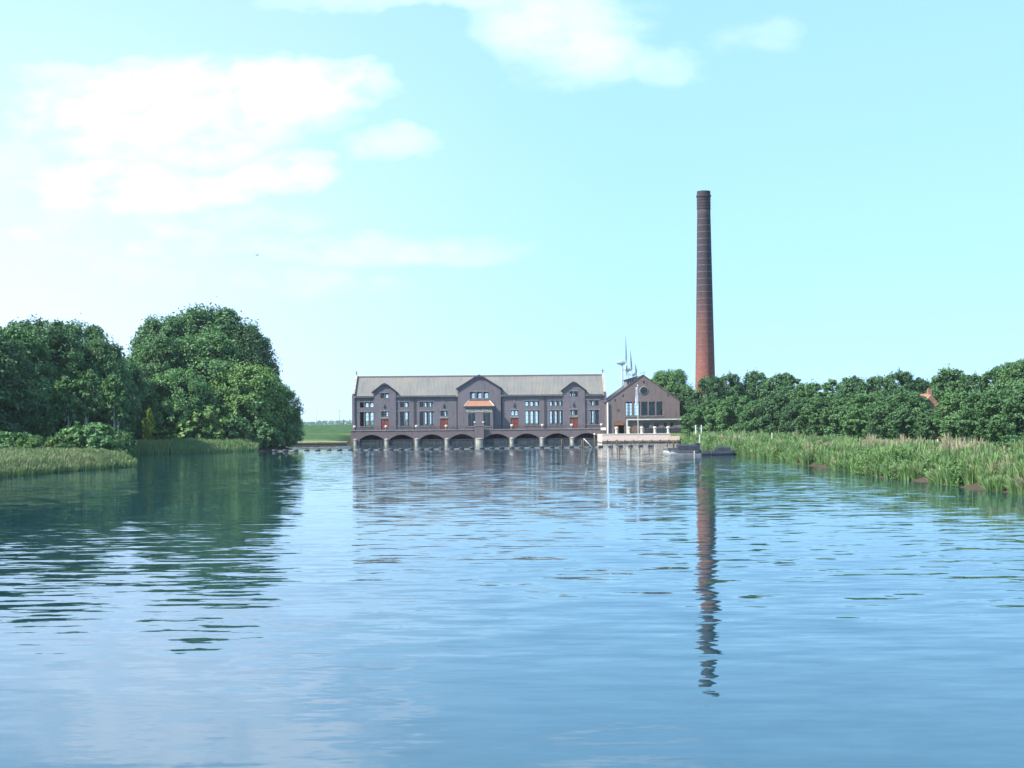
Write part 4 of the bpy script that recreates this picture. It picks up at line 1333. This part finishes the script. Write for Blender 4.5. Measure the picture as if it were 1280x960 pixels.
def make_trunk(name, seed, H, Rr, base, cs, m, r0=None, limbs=11):
    rg = np.random.default_rng(seed + 99)
    r0 = r0 or H * .018
    top = base + (H - base) * .62
    jx, jy = rg.uniform(-.03, .03, 2) * H
    pts = [(0, 0, -.4), (jx * .2, jy * .2, top * .3), (jx * .7, jy * .6, top * .65), (jx, jy, top)]
    mb = MB().tube(pts, [r0 * 1.25, r0, r0 * .75, r0 * .3], 9)
    order = rg.permutation(len(cs))[:min(limbs, len(cs))]
    for i in order:
        c = cs[i]; f = min(.9, max(.25, (c[2] - base * .2) / top * .62))
        s = Vector((jx * f, jy * f, top * f)); e_ = Vector(c)
        if e_.z < s.z: s.z = max(.3, e_.z * .6)
        mid = s.lerp(e_, .5) + Vector((0, 0, .05 * H * (1 if e_.z > s.z else -.3)))
        mb.tube([tuple(s), tuple(mid), tuple(e_)], [r0 * .42, r0 * .26, r0 * .08], 6)
    return mb.mesh(name, m, True)


TREES = {}


def tree_kind(key, seed, H, Rr, base, nl, nleaf, size, m, bark=None, r0=None, limbs=11, **kw):
    cm, cs = make_crown('crown', seed, H, Rr, base, nl, nleaf, size, m, **kw)
    tm_ = make_trunk('trunk', seed, H, Rr, base, cs, bark or M_BARK, r0, limbs)
    TREES[key] = (cm, tm_, H, Rr)


tree_kind('big_a', 1, 24, 9.0, 1.5, 72, 56000, 0.256, M_LEAF_D)
tree_kind('big_b', 2, 26, 10.0, 1.5, 84, 61599, 0.256, M_LEAF_D)
tree_kind('big_c', 3, 20, 8.0, .8, 64, 47600, 0.240, M_LEAF_M)
tree_kind('willow', 4, 16, 8.0, .3, 60, 42000, 0.240, M_LEAF_M, droop=.5)
tree_kind('fresh', 5, 14, 7.5, .3, 56, 39200, 0.240, M_LEAF_L, droop=.25)
tree_kind('row_a', 6, 12, 4.2, .3, 46, 21000, 0.208, M_LEAF_M)
tree_kind('row_b', 7, 12, 4.6, .3, 50, 21000, 0.208, M_LEAF_D)
tree_kind('row_c', 8, 14, 5.0, 1.0, 46, 22400, 0.224, M_LEAF_D)
tree_kind('shrub_a', 9, 4, 3.2, 0.0, 22, 6500, .20, M_LEAF_M)
tree_kind('shrub_b', 10, 4, 2.6, 0.0, 18, 5000, .19, M_LEAF_L)
tree_kind('yellow', 12, 6, 1.5, .3, 14, 2600, .20, M_LEAF_Y)
tree_kind('young', 13, 13, 2.6, 5.5, 16, 3400, .24, M_LEAF_M, bark=M_BIRCH, r0=.13, limbs=4)


def plant(kind, px, ytop, D, label, wpx=None, rz=None, name='tree', cat='tree', grp=None, X=None):
    cm, tm_, H, Rr = TREES[kind]
    x = XD(px, D) if X is None else X
    zg = float(ground_z(np.array([x]), np.array([D]))[0])
    zg = max(zg, 0.0)
    h = CH + (hor(px) - ytop) / F * D - zg
    k = h / H
    kr = (wpx / F * D / 2) / (Rr * 1.0) if wpx else k
    t = tag(empty(name, (x, D, zg), random.uniform(0, 6.28) if rz is None else rz, (kr, kr, k)), label, cat, grp)
    link('trunk', tm_, t); link('crown', cm, t)
    return t


LG = 'tall trees on the left bank'
L_TREES = [('big_a', -35, 404, 196, 150, 'tall dark tree cut by the left edge of the picture'),
           ('big_c', 12, 412, 212, 120, 'broad dark tree standing nearest the left edge with rounded top'),
           ('big_a', 52, 399, 222, 125, 'tallest dark tree of the far left clump'),
           ('big_b', 96, 404, 236, 110, 'dark domed tree right of the tallest far left tree'),
           ('big_c', 124, 426, 226, 84, 'mid green tree leaning over the dark gap at left'),
           ('big_a', 150, 446, 252, 70, 'small shaded tree in the dip between the two clumps'),
           ('big_b', 212, 396, 280, 110, 'dark tree forming the left shoulder of the great round clump'),
           ('big_b', 262, 384, 286, 140, 'tallest great round dark tree of the left bank'),
           ('big_a', 303, 404, 282, 86, 'dark tree on the right shoulder of the great round clump'),
           ('big_c', 205, 424, 266, 96, 'grey green tree below the left shoulder of the clump'),
           ('big_c', 256, 418, 270, 110, 'mid green domed tree in front of the tallest left tree'),
           ('willow', 222, 462, 259, 92, 'grey green drooping willow above the inner reeds'),
           ('fresh', 306, 455, 267, 100, 'bright green spreading tree at the right of the left clump'),
           ('willow', 338, 478, 272, 72, 'dark drooping tree hanging over the water at the clump end'),
           ('willow', 352, 506, 278, 52, 'low dark tree at the water tip of the left clump'),
           ('big_c', 331, 452, 290, 50, 'small dark crown peeping out behind the clump end')]
for (kd, px_, yt, D, wp, lab) in L_TREES:
    plant(kd, px_, yt, D, lab, wp, grp=LG)
for (px_, yt, D, wp, lab) in ((84, 470, 205, 36, 'thin young tree with short pale trunk behind the left shrubs'),
                              (109, 462, 206, 40, 'thin young tree with long white trunk at the dark gap'),
                              (141, 468, 216, 36, 'slender pale stemmed tree just left of the great clump'),
                              (146, 474, 222, 30, 'slender leaning pale tree beside the great clump edge')):
    plant('young', px_, yt, D, lab, wp, grp='slender pale stemmed trees')
SHR = [('shrub_a', 112, 531, 192, 78, 'large rounded green bush behind the left reed bed'),
       ('shrub_a', 25, 542, 180, 60, 'dark bush near the left edge above the reeds'),
       ('shrub_b', 36, 549, 172, 34, 'small yellowish bush at the back of the reed bed'),
       ('shrub_b', 72, 545, 180, 36, 'small fresh green bush left of the large rounded bush'),
       ('shrub_a', 150, 540, 200, 40, 'dark bush right of the large rounded bush'),
       ('shrub_a', -15, 538, 184, 60, 'dark bush cut by the left edge of the picture'),
       ('shrub_b', 246, 508, 257, 76, 'fresh green bush below the drooping willow'),
       ('shrub_a', 285, 520, 259, 64, 'dark green bush at the water below the bright tree'),
       ('shrub_a', 322, 524, 262, 60, 'dark bush overhanging the water near the clump end'),
       ('shrub_a', 356, 532, 271, 42, 'outermost dark bush at the water tip of the clump'),
       ('shrub_b', 206, 536, 253, 50, 'light green bush left behind the inner reeds'),
       ('shrub_a', 171, 530, 254, 50, 'shadowed bush in the gap behind the inner reeds')]
for (kd, px_, yt, D, wp, lab) in SHR:
    plant(kd, px_, yt, D, lab, wp, name='bush', cat='bush', grp='bushes under the left bank trees')
plant('yellow', 186, 510, 249, 'narrow yellow green climber clad stump at the dark gap', 15, name='bush', cat='bush')

# right bank: two rows and single larger trees
def Dr(px): return 302 - (px - 880) * .235
FR = [(872, 508, 40), (893, 499, 48), (921, 494, 50), (948, 500, 46), (972, 494, 50), (1000, 499, 48), (1027, 495, 54), (1056, 497, 50), (1083, 492, 56),
      (1111, 496, 52), (1137, 489, 54), (1166, 512, 42), (1198, 490, 52), (1226, 490, 56), (1255, 486, 62), (1290, 480, 70)]
ords = ['first', 'second', 'third', 'fourth', 'fifth', 'sixth', 'seventh', 'eighth', 'ninth', 'tenth', 'eleventh', 'twelfth', 'thirteenth', 'fourteenth', 'fifteenth', 'sixteenth']
for k, (px_, yt, wp) in enumerate(FR):
    plant(('row_a', 'row_b')[(k * 7 // 3) % 2] if px_ != 1168 else 'row_a', px_, yt, Dr(px_),
          'bushy green tree, %s from the left in the front row behind the right bank' % ords[k], wp, grp='front row of trees on the right bank')
BK = [(838, 463, 345, 60, 'large round dark tree just right of the boiler house gable', 'big_c'),
      (862, 486, 338, 40, 'dark tree between the boiler house and the chimney foot', 'row_c'),
      (889, 470, 316, 46, 'dark tree hiding the right foot of the brick chimney', 'row_c'),
      (912, 467, 318, 42, 'feathery dark tree second right of the chimney foot', 'row_c'),
      (944, 464, 320, 46, 'dark pointed tree third right of the chimney foot', 'row_c'),
      (978, 468, 315, 62, 'broad dark tree with ragged top, fourth right of the chimney', 'row_b'),
      (1012, 478, 306, 46, 'grey green lower tree, fifth right of the chimney', 'row_a'),
      (1043, 474, 300, 40, 'thin crowned tree showing sky, sixth right of the chimney', 'young'),
      (1068, 472, 290, 50, 'dark tree behind the ninth of the front row', 'row_b'),
      (1098, 470, 282, 54, 'dark tree left of the pointed top before the red roof', 'row_c'),
      (1124, 464, 276, 54, 'dark tree with pointed top left of the red roof', 'row_c'),
      (1188, 460, 262, 60, 'light green domed tree just right of the red roof', 'row_a'),
      (1150, 474, 282, 50, 'dark tree behind the left side of the red roof', 'row_b'),
      (1172, 477, 284, 46, 'dark tree straight behind the red roof chimney', 'row_c'),
      (1220, 468, 246, 52, 'dark upright tree between the domed and the rightmost trees', 'row_c'),
      (1252, 460, 240, 66, 'tall dark tree near the right edge of the picture', 'row_b'),
      (1282, 450, 236, 84, 'tallest dark tree cut by the right edge of the picture', 'big_c')]
for (px_, yt, D, wp, lab, kd) in BK:
    plant(kd, px_, yt, D, lab, wp, grp='back row of trees on the right bank')
for (px_, yt, D, wp, lab) in ((1216, 553, 168, 40, 'grey green rounded bush in the meadow near the right edge'),
                              (1196, 548, 178, 36, 'pale green bush beside the pale trunk under the right trees'),
                              (1045, 543, 235, 34, 'low bush under the middle of the front tree row'),
                              (985, 541, 262, 30, 'low bush under the front row near the chimney side'),
                              (1268, 545, 165, 46, 'dark green bush below the rightmost trees')):
    plant('shrub_a', px_, yt, D, lab, wp, name='bush', cat='bush', grp='bushes on the right bank')

# ------------------------------------------------------------------ red-roofed house among the right trees
HX, HY = XD(1165, 252), 252.0
hz0 = float(ground_z(np.array([HX]), np.array([HY]))[0])
ho = tag(empty('house', (HX, HY, hz0)), 'house with orange red tiled roof half hidden by the right trees', 'house')
M_HWALL = plain('house_brick', (.30, .16, .11), .85, .2, .2)
HWD = 3.4
ZR = CH + (hor(1165) - 491.5) / F * HY - hz0; ZEV = ZR - 4.2
MB().box(-HWD, HWD, 0, 9, -.2, ZEV).prism_xz([(-HWD, ZEV), (HWD, ZEV), (0, ZR - .25)], .35, 8.6).build('wall', M_HWALL, ho)
r_ = MB()
for s in (-1, 1):
    r_.slab((s * (HWD + .4), -.4, ZEV - .4), (s * (HWD + .4), 9.4, ZEV - .4), (0, 7.5, ZR), (0, 1.9, ZR), .15)
r_.poly((-HWD - .4, -.4, ZEV - .4), (HWD + .4, -.4, ZEV - .4), (0, 1.9, ZR))
rho = r_.build('roof', M_TILE, ho)
MB().box(.25, .95, 3.0, 3.7, ZR - 1.0, ZR + .9).build('chimney', M_HWALL, rho)
dw = MB().box(-1.2, -.3, -.1, 1.2, ZR - 2.1, ZR - 1.2).build('roof_window', M_FRAME, ho)
for x in (-1.8, 1.8):
    window(ho, x, 1.0, 2.4, 1.2, -.03, 2, 2)
MB().box(-.5, .5, -.06, .06, 0, 2.1).build('door', M_DOOR, ho)

# white frame, small posts on the right bank
gf = tag(empty('signboard', (XD(873, 285), 285.0, .4)), 'white two post sign with dark board above the reeds', 'sign')
fh = CH + (hor(873) - 531.2) / F * 285 - .4
hw = (876.6 - 869.6) / F * 285 / 2
for x in (-hw, hw): MB().box(x - .1, x + .1, -.1, .1, -.3, fh).build('post', M_WHITE, gf)
MB().box(-hw + .11, hw - .11, -.05, .05, fh - .5, fh - .05).build('board', M_IRON, gf)
for (px_, yt, D, lab) in ((965, 540.8, 196, 'short pale stake standing in the right bank weeds'),
                          (1172, 549.0, 160, 'pale stake below the red roofed house')):
    x = XD(px_, D); zg = float(ground_z(np.array([x]), np.array([D]))[0]); h = CH + (hor(px_) - yt) / F * D - zg
    tag(MB().tube([(0, 0, -.3), (0, 0, h - .06), (.01, 0, h)], [.09, .08, .04], 8).build('stake', M_BIRCH, None, True, (x, D, zg)), lab, 'stake', 'stakes on the right bank')
ms = tag(empty('marker_sign', (XD(1031, 185), 185.0, .9)), 'tiny white marker plate in the right bank weeds', 'sign')
zz = CH + (hor(1031) - 547.8) / F * 185 - .9
MB().box(-.05, .05, .03, .1, -.3, zz).build('post', M_WOOD, ms)
MB().box(-.17, .17, -.03, .02, zz - .33, zz).build('plate', M_WHITE, ms)

# ------------------------------------------------------------------ reeds and bank growth
def blades(base, h, wid, lean, tone, tipk, name, m, rg, tone_shift=None):
    """three-section bent blades; base (n,3), lean (n,2) horizontal tip offset"""
    n = len(base)
    a = rg.uniform(0, pi, n); side = np.stack([np.cos(a), np.sin(a) * .55, np.zeros(n)], 1) * wid[:, None] / 2
    ln = np.concatenate([lean, np.zeros((n, 1))], 1)
    up = np.zeros((n, 3)); up[:, 2] = h
    p0 = base; p1 = base + up * .5 + ln * .22; p2 = base + up * .85 + ln * .62; p3 = base + up * (1 - .06) + ln
    V = np.stack([p0 - side * .8, p0 + side * .8, p1 - side, p1 + side, p2 - side * .75, p2 + side * .75, p3], 1).reshape(-1, 3)
    o = np.arange(n)[:, None] * 7
    Q = np.concatenate([o + np.array([[0, 1, 3, 2]]), o + np.array([[2, 3, 5, 4]])], 0)
    T = o + np.array([[4, 5, 6]])
    tn = np.concatenate([tone, tone, tone])
    k = np.stack([tipk * 0, tipk * 0, tipk * .25, tipk * .25, tipk * .9, tipk * .9, tipk], 1).ravel()
    return mesh_np(name, V, quads=Q, tris=T, mat=m, attrs={'tone': ('FACE', tn), 'tip': ('POINT', k)})


def reed_bed(name, label, region, n, hmin, hmax, wid, rg, tipk, m=M_REED, cat='reeds', depth=(0.0, 9.0), clump=.9):
    """upright reed stand within `depth` metres of the shore inside region (x0,x1,y0,y1)"""
    x0, x1, y0, y1 = region
    X = rg.uniform(x0, x1, n * 3); Y = rg.uniform(y0, y1, n * 3)
    d = poly_dist(X, Y, SHORE)
    keep = (d > depth[0]) & (d < depth[1]); X, Y, d = X[keep][:n], Y[keep][:n], d[keep][:n]
    k = len(X)
    hh = (hmin + (hmax - hmin) * rg.uniform(0, 1, k)) * (1 + .17 * vnoise(X, Y, clump * .7) + .13 * vnoise(X, Y, clump * 2.6)) * (.72 + .28 * sm(d, depth[0], depth[0] + 1.6))
    Z = np.maximum(ground_z(X, Y), -.35)
    lean = rg.normal(size=(k, 2)) * .22 * hh[:, None] * .6 + np.array([.12, -.04])
    tone = np.clip(.45 + .4 * vnoise(X, Y, .6) + rg.uniform(-.35, .35, k), 0, 1)
    tp = np.clip(tipk + .4 * vnoise(X, Y, .45) + rg.uniform(-.3, .3, k), 0, 1)
    me = blades(np.stack([X, Y, Z], 1), hh, np.full(k, wid) * rg.uniform(.7, 1.4, k), lean, tone, tp, name, m, rg)
    return tag(link(name, me), label, cat, kind='stuff')


rg = np.random.default_rng(77)
reed_bed('reeds', 'tall pale topped reed bed in the left foreground', (-75, -46, 112, 176), 60000, 1.0, 1.5, .07, rg, .36, depth=(-.5, 14))
reed_bed('reeds', 'bright green reeds fringing the inner left bay', (-80, -48, 212, 262), 24000, 1.5, 2.1, .10, rg, .20, depth=(-1.2, 4.0))
reed_bed('grass', 'rough meadow grass behind the left reed bed', (-100, -48, 130, 240), 14000, .35, .7, .12, rg, .3, depth=(6, 40))


def weed_bank():
    """right bank: crowded fountains of reed, sedge and tall weeds"""
    rg = np.random.default_rng(31)
    C = []
    y = 62.0
    while y < 316:
        row = int(4 + 5 * rg.uniform()) + (2 if y < 140 else 0)
        for _ in range(row):
            C.append((y + rg.uniform(-.9, .9), rg.uniform(0, 1) ** 1.15 * 10.0 - .3))
        y += .55 + y * .0028
    yy_ = np.array([c[0] for c in C]); dd_ = np.array([c[1] for c in C])
    ys = np.array([p[1] for p in SHORE[22:]]); xs_ = np.array([p[0] for p in SHORE[22:]])
    o = np.argsort(ys); xsh = np.interp(yy_, ys[o], xs_[o])
    cx = xsh + dd_
    # bare slips of bank where the growth stands back
    gap = (vnoise(yy_, yy_ * 0 + 2.0, .13) > .86) & (dd_ < 1.6)
    k_ = ~gap; cx, yy_, dd_ = cx[k_], yy_[k_], dd_[k_]
    n = len(cx)
    nb = np.clip((150 - yy_ * .36), 45, 130).astype(int)
    idx = np.repeat(np.arange(n), nb); N = len(idx)
    Rc = rg.uniform(.35, 1.0, n); Hc = rg.uniform(1.25, 2.45, n) * (1 + .22 * vnoise(cx, yy_, .35)) * (.85 + .25 * sm(dd_, 0, 2))
    typ = rg.choice(4, n, p=[.52, .26, .12, .10])      # green, bright, grey green, dry tan
    dry = vnoise(yy_, cx, .21) > .62
    typ = np.where(dry, 3, typ)
    a = rg.uniform(0, 2 * pi, N); r = np.sqrt(rg.uniform(0, 1, N))
    X = cx[idx] + np.cos(a) * r * Rc[idx] * .55; Y = yy_[idx] + np.sin(a) * r * Rc[idx] * .55
    H = Hc[idx] * rg.uniform(.45, 1.05, N) * (1 - .25 * r)
    lean = np.stack([np.cos(a), np.sin(a)], 1) * (Rc[idx] * rg.uniform(.2, 1.0, N) * (.35 + .65 * r))[:, None] + rg.normal(size=(N, 2)) * .08
    Z = np.maximum(ground_z(X, Y) - .05, -.3)
    base_t = np.array([.40, .80, .28, .65])[typ]
    tone = np.clip(base_t[idx] + rg.uniform(-.3, .3, N), 0, 1)
    tp = np.array([.10, .05, .30, .95])[typ][idx] * rg.uniform(.4, 1.3, N)
    pale = np.abs(cx - 43) < 5
    fl_ = ((np.abs(yy_ - 138) < 5) | (np.abs(yy_ - 121) < 6)) & (dd_ > 5.0)
    tp = np.where(fl_[idx], 1.0, np.clip(tp, 0, 1)); H = np.where(fl_[idx], H * 1.12, H)
    wid = (.055 + Y * .00026) * rg.uniform(.7, 1.5, N)
    me = blades(np.stack([X, Y, Z], 1), H, wid, lean, tone, tp, 'bank_plants', M_WEED, rg)
    tag(link('bank_plants', me), 'dense green reeds and tall weeds lining the whole right bank', 'reeds', kind='stuff')
    # meadow behind, up to the trees
    n = 30000
    Y = rg.uniform(70, 315, n); X = np.interp(Y, ys[o], xs_[o]) + 8 + rg.uniform(0, 1, n) ** 1.4 * 40
    H = rg.uniform(.25, .65, n) * (1 + .3 * vnoise(X, Y, .3))
    tone = np.clip(.5 + .35 * vnoise(X, Y, .25) + rg.uniform(-.3, .3, n), 0, 1)
    me = blades(np.stack([X, Y, ground_z(X, Y) - .05], 1), H, np.full(n, .16) * rg.uniform(.7, 1.4, n), rg.normal(size=(n, 2)) * .3, tone, np.clip(rg.normal(size=n) * .3, 0, 1), 'grass', M_WEED, rg)
    tag(link('grass', me), 'rough tall meadow grass between the right bank and its trees', 'grass', kind='stuff')


weed_bank()

# leafy weed clumps among the reeds of the right bank
rw_ = np.random.default_rng(8)
PP, NN, TT = [], [], []
for k in range(70):
    yk = 78 + 200 * (k / 70.0) ** 1.25 + rw_.uniform(-2, 2)
    xs_k = np.interp(yk, sorted(p[1] for p in SHORE[22:]), [p[0] for p in sorted(SHORE[22:], key=lambda q: q[1])])
    xk = float(xs_k + rw_.choice([.3, .9, 2.0, 5.0]) + rw_.uniform(-.3, .8))
    hk, rk = rw_.uniform(.9, 1.9), rw_.uniform(.6, 1.3)
    zk = float(max(0.0, ground_z(np.array([xk]), np.array([yk]))[0]))
    nk = 1100
    d = rw_.normal(size=(nk, 3)); d /= np.linalg.norm(d, axis=1, keepdims=True); d[:, 2] = np.abs(d[:, 2])
    lump = 1 + .22 * np.sin(4 * np.arctan2(d[:, 1], d[:, 0]) + k) + .15 * np.sin(9 * d[:, 2] + 2 * k)
    r_k = rw_.uniform(.35, 1.05, nk) ** .6 * lump
    PP.append(d * r_k[:, None] * np.array([rk, rk, hk]) + np.array([xk, yk, zk]))
    nn_ = d * .6 + rw_.normal(size=(nk, 3)) * .6 + np.array([0, 0, .3]); NN.append(nn_ / np.linalg.norm(nn_, axis=1, keepdims=True))
    TT.append(np.clip(rw_.uniform(.1, .7) + rw_.uniform(-.3, .3, nk), 0, 1))
PP, NN, TT = np.concatenate(PP), np.concatenate(NN), np.concatenate(TT)
V, Q, tn = leaf_cloud(PP, NN, .11, TT, rw_)
tag(link('bank_weeds', mesh_np('bank_weeds', V, quads=Q, mat=M_LEAF_L, attrs={'tone': ('FACE', tn)})), 'low leafy weeds scattered among the reeds of the right bank', 'weeds', kind='stuff')

# ------------------------------------------------------------------ far wood on the horizon
rg = np.random.default_rng(5)
n = 2600
X = rg.uniform(-1500, -300, n); Y = 4000 + rg.uniform(-120, 120, n)
top = 13 + 4 * vnoise(X, X * 0, .012) + 2.5 * vnoise(X, X * 0, .05)
Zc_ = rg.uniform(0, 1, n) ** .7 * top
N = rg.normal(size=(n, 3)); N /= np.linalg.norm(N, axis=1, keepdims=True)
V, Q, tn = leaf_cloud(np.stack([X, Y, Zc_], 1), N, 6.0, rg.uniform(0, 1, n), rg)
tag(link('far_wood', mesh_np('far_wood', V, quads=Q, mat=M_LEAF_D, attrs={'tone': ('FACE', tn)})), 'blue hazy wood along the horizon', 'wood', kind='stuff')

# ------------------------------------------------------------------ gliding bird
bd = 240.0
bird = MB()
bird.tube([(-.34, 0, 0), (-.2, 0, .02), (.05, 0, .03), (.24, 0, .03), (.36, 0, .01)], [.01, .06, .09, .06, .015], 8)
for s in (-1, 1):
    bird.poly((.12, s * .05, .05), (-.1, s * .05, .05), (-.06, s * .4, .16), (.1, s * .42, .16))
    bird.poly((.1, s * .42, .16), (-.06, s * .4, .16), (-.14, s * .8, .06))
bird.poly((-.3, .03, .01), (-.3, -.03, .01), (-.52, -.1, .02), (-.52, .1, .02))
M_BIRD = plain('grey_bird_plumage', (.35, .35, .36), .8, .2, .2)
b_ = bird.build('bird', M_BIRD, None, True, (XD(323, bd), bd, CH + (hor(323) - 319) / F * bd))
b_.rotation_euler = (R(8), R(8), R(70))
tag(b_, 'small bird gliding in the sky above the left trees', 'bird')

# ------------------------------------------------------------------ haze
HAZE = 0.00006
if HAZE > 0:
    m, n, out = mat('haze_air')
    v = n.node('ShaderNodeVolumePrincipled')
    v.inputs['Color'].default_value = (.80, .90, 1.0, 1)
    v.inputs['Density'].default_value = HAZE
    v.inputs['Anisotropy'].default_value = 0.0
    n.link(v.outputs[0], out.inputs['Volume'])
    tag(MB().box(-11800, 11800, -900, 11900, -3.0, 150.0).build('haze', m), kind='stuff')
